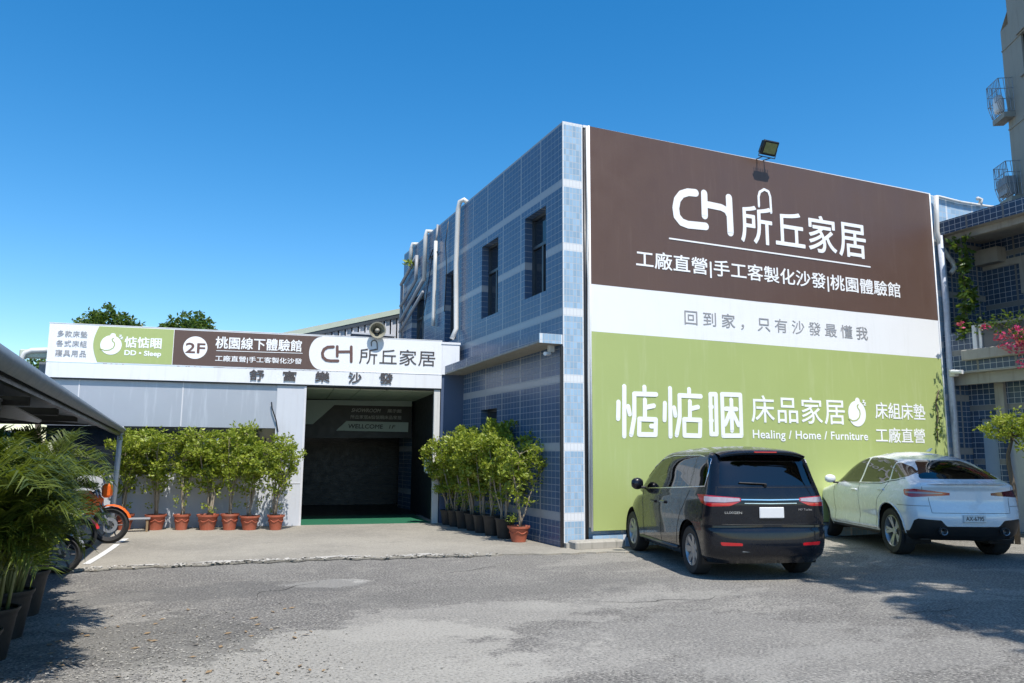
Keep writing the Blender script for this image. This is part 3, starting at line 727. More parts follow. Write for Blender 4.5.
itext('WELLCOME', 348.5, 383, 424, 428.2, 'signblack', .03, .1); itext('1F', 389, 395.5, 425, 428.6, 'signblack', .02, .2)
# tube lamps deep inside
for (px0, px1, py) in ((301,320,436),(330,353,434)):
    a = onF(px0, py, 6.6); c = onF(px1, py, 6.6)
    L = empty('tube_lamp', EO+EX*((a.x+c.x)/2)+EY*6.4, FA)
    b = MB(); hw = abs(c.x-a.x)/2; b.box((-hw-.05,-.06,a.z+.03),(hw+.05,.06,a.z+.09)); b.build('housing', 'whitep', L)
    b = MB(); b.tube([(-hw,0,a.z),(hw,0,a.z)], .022, 8); b.build('tube', 'lamp', L)
    tag(L, 'lit fluorescent tube lamp deep inside the doorway, %s' % ('the one by the left pillar' if px0 < 310 else 'the one below the WELLCOME sign'), 'lamp', 'tube lamps in the doorway')
PH = empty('intercom', EO+EX*(-.02)+EY*1.2, FA); tag(PH, 'white intercom handset box on the right wall inside the doorway', 'intercom')
b = MB(); b.rbox((-.10,-.12,1.12),(-.003,.12,1.52), .015); b.build('case', 'whitep', PH)
b = MB(); b.rbox((-.15,-.1,1.16),(-.10,-.03,1.48), .015); b.build('handset', 'whitep', PH)

# shop sign
SG = empty('shop_sign', EO, FA); tag(SG, 'long horizontal shop sign board with green brown and white sections above the doorway', 'sign')
ZT, ZM = 4.235, 3.44
b = MB(); b.box((XL,-.02,ZM),(0,.12,ZT)); b.build('board', 'white_v', SG)
b = MB(); b.box((XL-.01,-.026,ZM-.012),(.0,.0,ZM)); b.box((XL-.01,-.026,ZT),(.0,.12,ZT+.012)); b.build('frame', 'white_m', SG)
def sF(px, py): q = onF(px, py, -.03); return (q.x, q.z)
def sp(pts, y0, y1, m, name): b = MB(); b.prism([V(x,y0,z) for x,z in pts], (0,y1-y0,0)); return b.build(name, m, SG)
g0 = sF(99,330)[0]; g1 = sF(92.7,345)[0]; g2 = sF(97,362)[0]; gr = sF(173,345)[0]; za, zb = ZM+.012, ZT-.025
arcg = [(g0+(g1-g0)*math.sin(PI*i/12)*1.0+(g2-g0)*(i/12), zb+(za-zb)*i/12) for i in range(13)]
sp(arcg+[(gr,za),(gr,zb)], -.0255, -.0205, 'green_v', 'green_section')
wl = sF(309.2,350)[0]; wc = sF(321.5,350)[0]; zc = (za+zb)/2
br = [(wc-(wc-wl)*math.sin(PI*i/20)*1.0, zb+(za-zb)*(1-math.cos(PI*i/20))/2) for i in range(21)]
sp([(gr+.012,zb)]+[(x,z) for x,z in br]+[(gr+.012,za)], -.0255, -.0205, 'brown', 'brown_section')
SO, SX, SZ, SN = V(0,-.0262,0), V(1,0,0), V(0,0,1), V(0,-1,0)
def stext(body, xl, xr_, yt, yb, m, bold=0, space=1.0, name='lettering', th=.004, par=SG, O=None):
    x0, z1 = sF(xl,yt); _, z0 = sF(xl,yb); x1, _ = sF(xr_,yt)
    return text_obj(name, body, x0, x1, z0, z1, O or SO, SX, SZ, SN, m, par, bold, th, space)
stext('多款床墊', 57.8, 87.8, 329.9, 336.3, 'letter_grey', .0, 1.1); stext('各式床組', 56.5, 87.2, 339.5, 346, 'letter_grey', 0, 1.1); stext('寢具用品', 55.5, 86.3, 349.3, 355.8, 'letter_grey', 0, 1.1)
stext('惦惦睏', 125.2, 161.9, 336.6, 347.2, 'letter', .022); stext('DD • Sleep', 124.8, 161.2, 350.2, 356.4, 'letter', .035)
x_, z_ = sF(111, 345.0); logo(SG, SO, SX, SZ, SN, x_, z_, .205, 'letter', 'green_v')
x_, z_ = sF(195.3, 347.6); b = MB(); k = 40; r_ = .245
b.prism([V(x_+r_*math.cos(t*2*PI/k),-.0262,z_+r_*math.sin(t*2*PI/k)) for t in range(k)], (0,-.002,0)); b.build('round_badge', 'letter', SG)
stext('2F', 186.2, 205.3, 342.8, 352.6, 'letter_brown', .03, th=.006)
stext('桃園線下體驗館', 216.2, 302, 336.4, 348.2, 'letter', .018); stext('工廠直營|手工客製化沙發', 215.5, 302, 355.2, 361.9, 'letter', .012)
b = MB(); ribbon(b, [sF(216.5,350.6), sF(302.4,353.3)], .012, SO, SX, SZ, SN, .003); b.build('rule_line', 'letter', SG)
stext('所丘家居', 359.5, 435.5, 347.6, 363.5, 'letter_dark', -.004, 1.05)
b = MB()
def ss(pts, wd): ribbon(b, [sF(300+a/7.06, 330+c/7.06) for a,c in pts], wd, SO, SX, SZ, SN, .004)
ss([(236,118),(195,120),(170,135),(158,160),(162,190),(185,212),(215,217),(268,217)], .062); ss([(263,116),(263,184)], .06); ss([(263,153),(362,152)], .055); ss([(362,118),(362,222)], .062)
b.build('monogram', 'letter_brown', SG)
b = MB(); ss([(504,112),(503,88),(512,76),(526,72),(538,78),(544,92),(546,138)], .022); b.build('monogram_hook', 'letter_dark', SG)
# raised channel letters on the white fascia
for ch, xl, xr_, yt, yb, where in (('舒',250,264.3,369.6,379.9,'leftmost, below the brown part of the shop sign'),('富',283.2,296.5,370.9,380.6,'second from the left, under the brown part'),('樂',315.6,329.7,371.4,381.6,'middle one, under the rounded white part'),('沙',348.9,361.6,372.6,382.6,'fourth, above the doorway'),('發',379.6,392.8,373,383.4,'rightmost, above the doorway')):
    o = stext(ch, xl, xr_, yt, yb, 'letter_dark', .02, name='raised_letter', th=.022, par=None, O=V(0,-.0222,0))
    o.location = EO; o.rotation_euler = (0,0,FA)
    tag(o, 'raised grey character %s on the fascia, %s' % (ch, where), 'letter', 'raised letters on the white fascia')

# horn loudspeaker above the sign
q = onF(377, 331, -.05); HL = EO+EX*q.x+EY*(-.05)
HS = empty('horn_loudspeaker', V(HL.x,HL.y,ZT), FA); tag(HS, 'weathered round horn loudspeaker on top of the shop sign', 'loudspeaker')
zc_ = q.z-ZT
RM = Matrix.Translation(V(0,-.05,zc_))@Matrix.Rotation(math.radians(90),4,'X')
b = MB(); b.lathe([(.165,.08),(.19,.085),(.195,.07),(.15,.03),(.10,-.05),(.06,-.13),(.05,-.2)], 28, RM); b.build('horn', 'horn', HS, auto=50)
b = MB(); b.lathe([(.0,.07),(.04,.06),(.055,.02),(.05,-.05),(.03,-.1)], 18, RM); b.build('throat', mat('pale_throat',(.3,.29,.25),.6), HS, True)
b = MB(); b.lathe([(.0,-.38),(.08,-.36),(.085,-.2),(.05,-.18)], 18, RM); b.build('driver', 'steel', HS, auto=40)
b = MB(); b.tube([(-.07,.08,0),(-.07,.05,zc_-.1),(0,.06,zc_-.06),(.07,.05,zc_-.1),(.07,.08,0)], .014, 6); b.build('bracket', 'steel', HS)

# bracket / conduit stub left of the sign
DP = empty('roof_gutter_end', EO, FA); tag(DP, 'old metal gutter arm with hanging cables beside the left end of the shop sign', 'gutter')
b = MB(); a = onF(20,356,.2); c = onF(50,352,.2); b.rbox((a.x,.12,c.z-.14),(c.x+.2,.32,c.z+.03), .02); b.build('arm', 'ribgreen', DP)
b = MB(); b.tube([onF(50,350,.1),onF(32,350.5,.1),onF(25,353,.1),onF(22,358,.1),onF(20.5,368,.1)], .055, 8); b.build('pipe', 'pvc', DP, True)
b = MB(); b.tube([onF(21,367,.1),onF(21.5,373,.1),onF(26,381,.1)], .02, 6); b.tube([onF(19.5,367,.12),onF(19.5,374,.12),onF(22,378,.12)], .014, 6); b.build('cable', 'black_m', DP)
b = MB(); a = onF(40,362,.5); c = onF(49,392,.5); b.box((a.x,.45,c.z),(c.x+.1,.6,a.z)); b.build('wall_corner', 'roofg', DP)

# ------------------------------------------------------------------ ribbed warehouse behind
WH = empty('ribbed_warehouse', (0,0,0)); tag(WH, 'pale ribbed sheet metal warehouse gable rising behind the shop sign', 'building')
yW = 12.5
def wp(px,py,y=yW): return onY(px,py,y)
pA, pB = wp(225,345), wp(404,308)
zb_ = 3.0
b = MB(); b.prism([V(pA.x,yW,zb_),V(pB.x+2,yW,zb_),V(pB.x+2,yW,pB.z+.35),V(pB.x,yW,pB.z-.14),V(pA.x,yW,pA.z-.14)], (0,.1,0)); b.build('wall', 'rib', WH)
b = MB(); x = pA.x; 
while x < pB.x:
    t = (x-pA.x)/(pB.x-pA.x); zt = pA.z+(pB.z-pA.z)*t-.3
    if zt > zb_+.2: b.prism([V(x,yW-.05,zb_),V(x+.03,yW-.05,zb_),V(x+.03,yW-.05,zt),V(x,yW-.05,zt)], (0,.05,0)); b.box((x+.0,yW-.05,zb_),(x+.07,yW-.002,zt-.002))
    x += .21
b.build('rib', 'rib', WH)
d_ = (pB-pA).normalized()
b = MB(); b.prism([pA+V(0,-.12,-.17),pB+V(0,-.12,-.17),pB+V(0,-.12,.0),pA+V(0,-.12,0)], (0,.25,0)); 
b.prism([pA+V(0,.1,-.03),pB+V(0,.1,-.03),pB+V(0,.1,.0),pA+V(0,.1,0)], (0,8,0)); b.build('roof_edge', 'ribgreen', WH)
b = MB(); b.prism([pA+V(0,-.1,-.30),pB+V(0,-.1,-.30),pB+V(0,-.1,-.172),pA+V(0,-.1,-.172)], (0,.06,0)); b.build('roof_flashing', 'alu', WH)
b = MB(); a = wp(352,334.5); c = wp(391,345); b.box((a.x,yW-.09,c.z-.6),(c.x,yW-.04,a.z)); w1 = b.build('window', mat('blue_shutter',(.10,.13,.20),.5,var=.1), WH)
b = MB(); b.box((a.x-.05,yW-.2,a.z),(c.x+.1,yW-.02,a.z+.06)); b.build('window_hood', 'rib', WH)

# ------------------------------------------------------------------ shrubs and pots
def pot_mb(r1, r0, h, rim=True):
    b = MB(); prof = [(0,.02),(r0,.0),(r0*1.02,.02),(r1*.93,h*.78),(r1*.95,h*.80),(r1*.95,h*.86)]
    if rim: prof += [(r1*1.08,h*.87),(r1*1.1,h),(r1*1.02,h),(r1*.94,h*.93),(0,h*.9)]
    else: prof += [(r1*1.0,h*.9),(r1*1.06,h*.96),(r1*1.06,h),(r1*.98,h),(r1*.94,h*.94),(0,h*.92)]
    b.lathe(prof, 28); return b
def shrub(name, seed, H, rad, potdim, potmat, lean=(0,0), nst=4, dens=1.0, top=.45, leafm='leaf', zlow=.25, outw=.16):
    rnd = random.Random(seed); root = empty(name)
    r1,r0,h = potdim
    p = pot_mb(r1,r0,h, potmat=='terra').build('pot', potmat, root, auto=45)
    so_ = MB(); so_.lathe([(0,h*.93),(r1*.93,h*.93)], 20); so_.build('soil', 'soil', p)
    if potmat == 'terra':
        dd = MB()
        for k in range(6):   # moulded swags
            a0 = k*PI/3; pts = []
            for i in range(9):
                a = a0+PI/3*i/8; z = h*(.70-.16*math.sin(PI*i/8)); rr = r0+(r1*.93-r0)*(z/(h*.78))+.004; pts.append((rr*math.cos(a),rr*math.sin(a),z))
            dd.tube(pts, .009, 5)
        dd.build('moulding', 'terra', p, True)
    st = MB(); lf = MB(); tips = []
    for k in range(nst):
        a = rnd.uniform(0,6.3); r = rnd.uniform(0,r1*.45)
        q = V(r*math.cos(a),r*math.sin(a),h*.9); pts = [q.copy()]; d = V(rnd.gauss(0,.12)+lean[0],rnd.gauss(0,.12)+lean[1],1).normalized()
        n = 9; L = (H-h)*rnd.uniform(.75,.95)
        for i in range(n):
            d = (d+V(rnd.gauss(0,.10)-q.x*.12,rnd.gauss(0,.10)-q.y*.12,.12)).normalized(); q = q+d*L/n; pts.append(q.copy())
        R0 = rnd.uniform(.014,.026); st.tube(pts, [R0*(1-.75*i/n) for i in range(n+1)], 6)
        for i in range(3, n+1):
            for _ in range(rnd.choice((1,2,2,3)) if i > 4 else rnd.choice((0,1))):
                a = rnd.uniform(0,6.3); Lb = rad*rnd.uniform(.35,1.0)*(1 if i > 5 else .6)
                bd = V(math.cos(a)*1.0,math.sin(a)*.8,rnd.uniform(.1,.8)).normalized(); e = pts[i]+bd*Lb
                mid = pts[i].lerp(e,.5)+V(rnd.gauss(0,.03),rnd.gauss(0,.03),rnd.gauss(0,.03)); st.tube([pts[i],mid,e], [.007,.005,.003], 4, False); tips.append((e,i)); tips.append((mid,i))
    for e, i in tips:
        if e.z > H: e.z = H-rnd.random()*.1
        wgt = 1 if e.z > H*(1-top) else .55
        leaves(lf, e, int(34*dens*wgt*rnd.uniform(.5,1.3)), rnd.uniform(.08,.17), .078, rnd, .8, .55)
    # low sprouts
    for _ in range(int(6*dens)):
        a = rnd.uniform(0,6.3); r = rnd.uniform(.05,rad*.6); leaves(lf, (r*math.cos(a),r*math.sin(a),rnd.uniform(h+zlow*.3,H*.6)), 22, .09, .055, rnd)
    st.build('stem', 'bark', root, True); lf.build('foliage', leafm, root)
    return root
protoA = [shrub('potted_shrub', 10+i, 2.05+.06*(i%2), .42, (.18,.125,.31), 'terra', nst=5+i%2, dens=1.15) for i in range(3)]
LL = ['terracotta pot shrub farthest left, half hidden by the wooden stool and motorcycle','terracotta pot shrub second from the left against the grey wall, dense low foliage','terracotta pot shrub third from left, with one tall bare pale trunk','terracotta pot shrub in the middle of the row, above it the small notice','terracotta pot shrub third from the right in the row at the grey wall','terracotta pot shrub second from the right in the row at the grey wall','terracotta pot shrub at the right end of the row, in front of the pale pillar']
for i, px in enumerate((124,155,181,207,229,249,275)):
    q = onZ(px, 529.5, .026)
    o = protoA[i] if i < 3 else copy_tree(protoA[i%3])
    o.location = (q.x, q.y-.05, .026); o.rotation_euler = (0,0,i*1.1+.4); sc_ = 1.0+.04*math.sin(i*2.3); 
    if px == 275: sc_ = .97
    k_ = (.92,1.08,.86,1.12,.95,1.05,.9)[i]; o.scale = (k_,k_,sc_*(1.02,.96,1.05,.98,1.04,.95,1.0)[i])
    tag(o, LL[i], 'potted shrub', 'terracotta potted shrubs along the grey wall')
protoB = [shrub('potted_shrub', 40+i, 2.0+.1*i, .34, (.19,.14,.36), 'pot_b', nst=5, dens=1.5, top=.6) for i in range(3)]
RL = ['black pot shrub beside the terracotta pot, nearest of the black pots','black pot shrub second nearest along the tiled wall','black pot shrub third nearest along the tiled wall','black pot shrub in the middle of the row by the tiled wall','black pot shrub third from the doorway end','black pot shrub second from the doorway end','black pot shrub closest to the dark doorway']
for i,(x,y) in enumerate(((-.36,1.72),(-.38,2.30),(-.38,2.85),(-.38,3.35),(-.40,3.85),(-.42,4.32),(-.44,4.76))):
    o = protoB[i] if i < 3 else copy_tree(protoB[i%3])
    o.location = (x,y,.026); o.rotation_euler = (0,0,i*1.7); o.scale = (1,1,1.04-.015*i+.05*math.sin(i*1.9)) 
    tag(o, RL[i], 'potted shrub', 'black potted shrubs along the tiled wall')
o = shrub('potted_shrub', 77, 2.0, .38, (.19,.13,.28), 'terra', lean=(.10,-.05), nst=3, dens=1.0, top=.4); o.location = (-.36,1.08,.026)
tag(o, 'shrub with twisted pale trunks in terracotta pot, at near end of the black pots', 'potted shrub')

# palms
def frond(mb, st, base, az, L, elev, droop, rnd, w=.40):
    q = Vector(base); d = V(math.cos(az)*math.cos(elev),math.sin(az)*math.cos(elev),math.sin(elev)); n = 16; pts = [q.copy()]; dirs = [d.copy()]
    for i in range(n):
        d = (d+V(0,0,-droop*(.3+i/n))/n*1.6).normalized(); q = q+d*L/n; pts.append(q.copy()); dirs.append(d.copy())
    st.tube(pts, [.009*(1-.8*i/n) for i in range(n+1)], 5, False)
    for i in range(2*n+12):
        t = max(0,min(.999,.15+.85*(i+rnd.uniform(-.25,.25))/(2*n+12))); f = t*n; i0 = min(int(f), n-1); p = pts[i0].lerp(pts[i0+1], f-i0); dd = dirs[i0]
        side = dd.cross(V(0,0,1)).normalized()
        ll = w*math.sin(PI*min(1,max(.12,(t-.12)/.95)))**.6*rnd.uniform(.85,1.1)
        for sg in (-1,1):
            a = (side*sg*rnd.uniform(.6,.95)+dd*rnd.uniform(.5,.85)+V(0,0,rnd.uniform(.05,.5))).normalized(); b1 = p+a*ll*.5; b2 = p+a*ll+V(0,0,-.30*ll*rnd.uniform(.5,2.0))
            wv = dd.cross(a).normalized().cross(a).normalized()*.0085
            mb.add([p-wv*.6,p+wv*.6,b1+wv,b2,b1-wv], [(0,1,2,4),(4,2,3)])
def palm(name, seed, H=2.1, potdim=(.24,.17,.42)):
    rnd = random.Random(seed); root = empty(name)
    p = pot_mb(*potdim, False).build('pot', 'pot_b', root, auto=45)
    so_ = MB(); so_.lathe([(0,potdim[2]*.93),(potdim[0]*.93,potdim[2]*.93)], 20); so_.build('soil', 'soil', p)
    st = MB(); lf = MB(); fs = MB()
    for k in range(18):
        a = rnd.uniform(0,6.3); r = rnd.uniform(.02,.17); b0 = V(r*math.cos(a),r*math.sin(a),potdim[2]*.9)
        hh = rnd.uniform(.25,.8)*(H-1.0); top = b0+V(math.cos(a)*.12*hh+rnd.gauss(0,.05),math.sin(a)*.12*hh,hh)
        st.tube([b0,b0.lerp(top,.5)+V(0,0,0),top], [.02,.017,.012], 7)
        for j in range(5):
            az = a+rnd.gauss(0,1.3)+j*1.2
            frond(lf, fs, top-V(0,0,rnd.uniform(0,.1)) if j < 4 else b0.lerp(top,.55), az, rnd.uniform(.6,1.05), rnd.uniform(1.0,1.45), rnd.uniform(.9,2.0), rnd)
    st.build('stem', mat('palm_stem',(.16,.17,.06),.5,var=.3,vs=8), root, True); fo = lf.build('frond', 'palm', root); fs.build('midrib', 'palm', fo)
    return root
pp_ = [palm('potted_palm', 3, 2.15), palm('potted_palm', 9, 2.0)]
PLs = [(-7.50,-5.5,0,.95,'nearest potted palm, its black pot in the bottom left corner'),(-7.48,-4.75,1,1.0,'second nearest potted palm, with a fan of long drooping leaflets'),(-7.50,-3.95,0,1.02,'third potted palm from the front, in the dark mass at the left edge'),(-8.3,-3.1,1,1.0,'fourth potted palm, behind the leafy ficus pots'),(-7.95,-1.5,0,1.02,'fifth potted palm, its bright arching fronds reaching toward the motorcycles'),(-8.7,.2,1,1.1,'farthest potted palm, overhanging the motorcycles and under the roof gutter'),
 (-8.25,-4.3,1,1.1,'tall potted palm set back behind the second and third palms from the front'),(-8.55,-2.6,0,1.1,'tall potted palm set back in the dark between the fourth and fifth palms')]
for i,(x,y,v,s_,lb) in enumerate(PLs):
    o = pp_[v] if i in (0,1) else copy_tree(pp_[v])
    o.location = (x,y,0); o.rotation_euler = (0,0,i*1.3); o.scale = (s_*(.95,.8,.84,.9,.98,.95,1,1)[i],s_*(.95,.8,.8,.8,.85,.9,.9,.9)[i],s_*(.9,.92,.93,.9,.98,.92,.9,.9)[i]); tag(o, lb, 'potted palm', 'potted palms along the left edge')
for i,(x,y,s_,lb) in enumerate(((-7.52,-2.9,1.0,'leafy dark shrub in black pot, nearer of two at the foot of the palms'),(-7.60,-2.3,.9,'leafy dark shrub in black pot, farther of two beside the grey scooter'))):
    o = shrub('potted_shrub', 60+i, 1.12*s_, .28, (.21,.15,.42), 'pot_b', nst=6, dens=1.0, top=.7, zlow=.1); o.location = (x,y,0)
    tag(o, lb, 'potted shrub')

# ------------------------------------------------------------------ carport at left
CPt = empty('carport', (-7.6,0,0)); tag(CPt, 'dark low carport shed with a curved grey metal gutter at the left edge', 'shed')
def gl(px,py,Y_): q = onY(px,py,Y_); return q
A0 = onX(0,343,-7.6); A1 = onX(0,372,-7.6); B0 = onY(120,425.5,5.3); B1 = onY(122,433,5.3)
def ext(a, b_, t): return a+(b_-a)*t
A0e = ext(B0,A0,1.35); A1e = ext(B1,A1,1.35)
bse = V(-7.6,0,0)
b = MB(); n = 14; prof = []
for k in range(9):
    t = k/8; off = V(.09*math.sin(PI*t*.9),0,0); prof.append((t,off))
vs = []
for i in range(n+1):
    u = i/n; T = A0e.lerp(B0,u); Bm = A1e.lerp(B1,u)
    for t,off in prof: vs.append(T.lerp(Bm,t)+off-bse)
m = len(prof); b.add(vs, [(i*m+k,i*m+k+1,(i+1)*m+k+1,(i+1)*m+k) for i in range(n) for k in range(m-1)])
b.build('gutter', 'roofg', CPt, True)
def lo(p): return p-bse
b = MB(); r0, r1_ = A0e+V(0,0,-.01), B0+V(0,0,-.01)
b.prism([lo(r0),lo(r1_),lo(r1_+V(-4.5,0,.35)),lo(r0+V(-4.5,0,.35))], (0,0,-.04)); b.build('roof', 'roofg', CPt)
b = MB(); b.prism([lo(A1e+V(-.02,0,.02)),lo(B1+V(-.02,0,.02)),lo(B1+V(-.02,0,-.05)),lo(A1e+V(-.02,0,-.05))], (-.06,0,0))
for y in (-7,-4.5,-2,.5,3,5): 
    b.box((-4.4,y-.04,2.10),(-.15,y+.04,2.2))
b.build('beam', 'black_m', CPt)
for y in (-6.5,-2.2):
    b = MB(); b.tube([(-.42,y,0),(-.42,y,2.15)], .035, 8); b.build('post', 'steel', CPt, True)
b = MB(); b.box((-4.6,-9,0),(-4.5,6,2.5)); b.box((-4.5,5.95,0),(-1.2,6.05,2.0)); b.build('back_wall', 'roofg', CPt)
b = MB(); a = onX(0,394,-8.0); c = onX(42,420,-8.0); b.prism([lo(a+V(0,-1,0)),lo(c),lo(c+V(-.05,.1,-.02)),lo(a+V(-.55,-1,-.16))], (0,0,-.02)); b.build('rolled_awning', 'grey_m', CPt)
# clutter: storage crates under the carport
ck = empty('storage_cabinet', (-9.6,2.0,0)); tag(ck, 'dark metal storage cabinet under the carport roof', 'cabinet')
b = MB(); b.rbox((-.5,-.9,0),(.4,.9,1.5), .02); b.build('case', 'alu', ck); b = MB(); b.box((.402,-.88,.05),(.415,-.01,1.45)); b.box((.402,.01,.05),(.415,.88,1.45)); b.build('door', 'roofg', ck)
# white pole
PO = empty('metal_pole', (onZ(110,534).x, onZ(110,534).y, 0)); tag(PO, 'pale metal pole standing between the motorcycles and the first shrub', 'pole')
b = MB(); b.tube([(0,0,0),(.03,0,1.15),(.05,0,2.1)], .05, 10); b.build('shaft', 'pillar', PO, True); b = MB(); b.tube([(0,0,0),(0,0,.03)], .11, 12); b.build('base_plate', 'steel', PO)
# low stool
q = onZ(135,533); ST = empty('low_stool', (q.x,q.y,.026)); tag(ST, 'low wooden stool with a grey top beside the first terracotta pot', 'stool')
b = MB(); b.rbox((-.22,-.13,.235),(.26,.13,.27), .01); b.build('seat', 'greyp', ST)
for x in (-.17,.21):
    for y in (-.09,.09): b = MB(); b.box((x-.02,y-.02,0),(x+.02,y+.02,.235)); b.build('leg', 'wood', ST)

# ------------------------------------------------------------------ wheels
def wheel_parts(parent, r, wd, rr, loc, side, rimm, spokes=5, style='double', name='wheel'):
    """axis along local Y; side=+1 the outer face towards +Y"""
    wo = MB()
    M_ = Matrix.Translation(V(*loc))@Matrix.Rotation(math.radians(-90*side),4,'X')
    h = wd/2
    wo.lathe([(rr,-h*.9),(r*.93,-h),(r*.985,-h*.8),(r,-h*.5),(r,h*.5),(r*.985,h*.8),(r*.93,h),(rr+.012,h*.93),(rr,h*.86),(rr,-h*.9)], 44, M_)
    tyre = wo.build('tyre', 'rubber', parent, auto=40); tyre.name = name
    b = MB(); b.lathe([(rr*.99,h*.88),(rr*.96,h*.9),(rr*.92,h*.80),(rr*.88,h*.1),(0,h*.0)], 40, M_)
    b.lathe([(0,h*.62),(.055,h*.6),(.06,h*.5),(.06,h*.1)], 18, M_)
    for k in range(spokes):
        offs = (-.16,.16) if style == 'double' else (0,)
        for o_ in offs:
            a = 2*PI*k/spokes; a2 = a+o_
            ca, sa = math.cos(a+o_*.35), math.sin(a+o_*.35); c2, s2 = math.cos(a2), math.sin(a2)
            wv = .019 if style == 'double' else .035
            p0 = V(ca*.04,sa*.04,h*.55); p1 = V(c2*rr*.93,s2*rr*.93,h*.80); t = V(-s2,c2,0)*wv
            vs = [p0-t,p0+t,p1+t*1.2,p1-t*1.2]; vs2 = [v-V(0,0,.035) for v in vs]
            b.add([M_@v for v in vs+vs2], [(0,1,2,3),(0,4,5,1),(1,5,6,2),(2,6,7,3),(3,7,4,0)])
    b.build('rim', rimm, tyre, auto=35)
    b = MB(); b.lathe([(rr*.85,h*.12),(rr*.3,h*.14)], 30, M_); b.lathe([(rr*.62,h*.25),(rr*.62,h*.2)], 30, M_); b.build('brake_disc', 'rim_d', tyre)
    return tyre

# ------------------------------------------------------------------ cars
def pchip(tab):
    xs = [a for a,_ in tab]; ys = [c for _,c in tab]; n = len(xs)
    d = [(ys[i+1]-ys[i])/(xs[i+1]-xs[i]) for i in range(n-1)]; m = [d[0]]
    for i in range(1,n-1): m.append(0 if d[i-1]*d[i] <= 0 else 2*d[i-1]*d[i]/(d[i-1]+d[i]))
    m.append(d[-1])
    def f(x):
        if x <= xs[0]: return ys[0]
        if x >= xs[-1]: return ys[-1]
        for i in range(n-1):
            if x <= xs[i+1]: break
        h = xs[i+1]-xs[i]; t = (x-xs[i])/h
        return ys[i]*(2*t**3-3*t*t+1)+m[i]*h*(t**3-2*t*t+t)+ys[i+1]*(-2*t**3+3*t*t)+m[i+1]*h*(t**3-t*t)
    return f
def inpoly(p, poly):
    x,y = p; c = False; n = len(poly)
    for i in range(n):
        x1,y1 = poly[i]; x2,y2 = poly[(i+1)%n]
        if (y1 > y) != (y2 > y) and x < (x2-x1)*(y-y1)/(y2-y1)+x1: c = not c
    return c
def nearest(p, poly):
    best = None
    for i in range(len(poly)):
        ax,ay = poly[i]; bx,by = poly[(i+1)%len(poly)]; dx,dy = bx-ax,by-ay; L = dx*dx+dy*dy
        t = 0 if L == 0 else max(0,min(1,((p[0]-ax)*dx+(p[1]-ay)*dy)/L)); q = (ax+t*dx,ay+t*dy); d = (q[0]-p[0])**2+(q[1]-p[1])**2
        if best is None or d < best[0]: best = (d,q)
    return best[1], math.sqrt(best[0])
def roundpoly(poly, r=.04, n=4):
    out = []; k = len(poly)
    for i in range(k):
        p0,p1,p2 = Vector(poly[i-1]),Vector(poly[i]),Vector(poly[(i+1)%k]); a = p0-p1; c = p2-p1
        ra = min(r, a.length*.45); rc = min(r, c.length*.45); A = p1+a.normalized()*ra; C_ = p1+c.normalized()*rc
        for j in range(n+1): t = j/n; q = A*(1-t)**2+p1*2*t*(1-t)+C_*t*t; out.append((q.x,q.y))
    return out
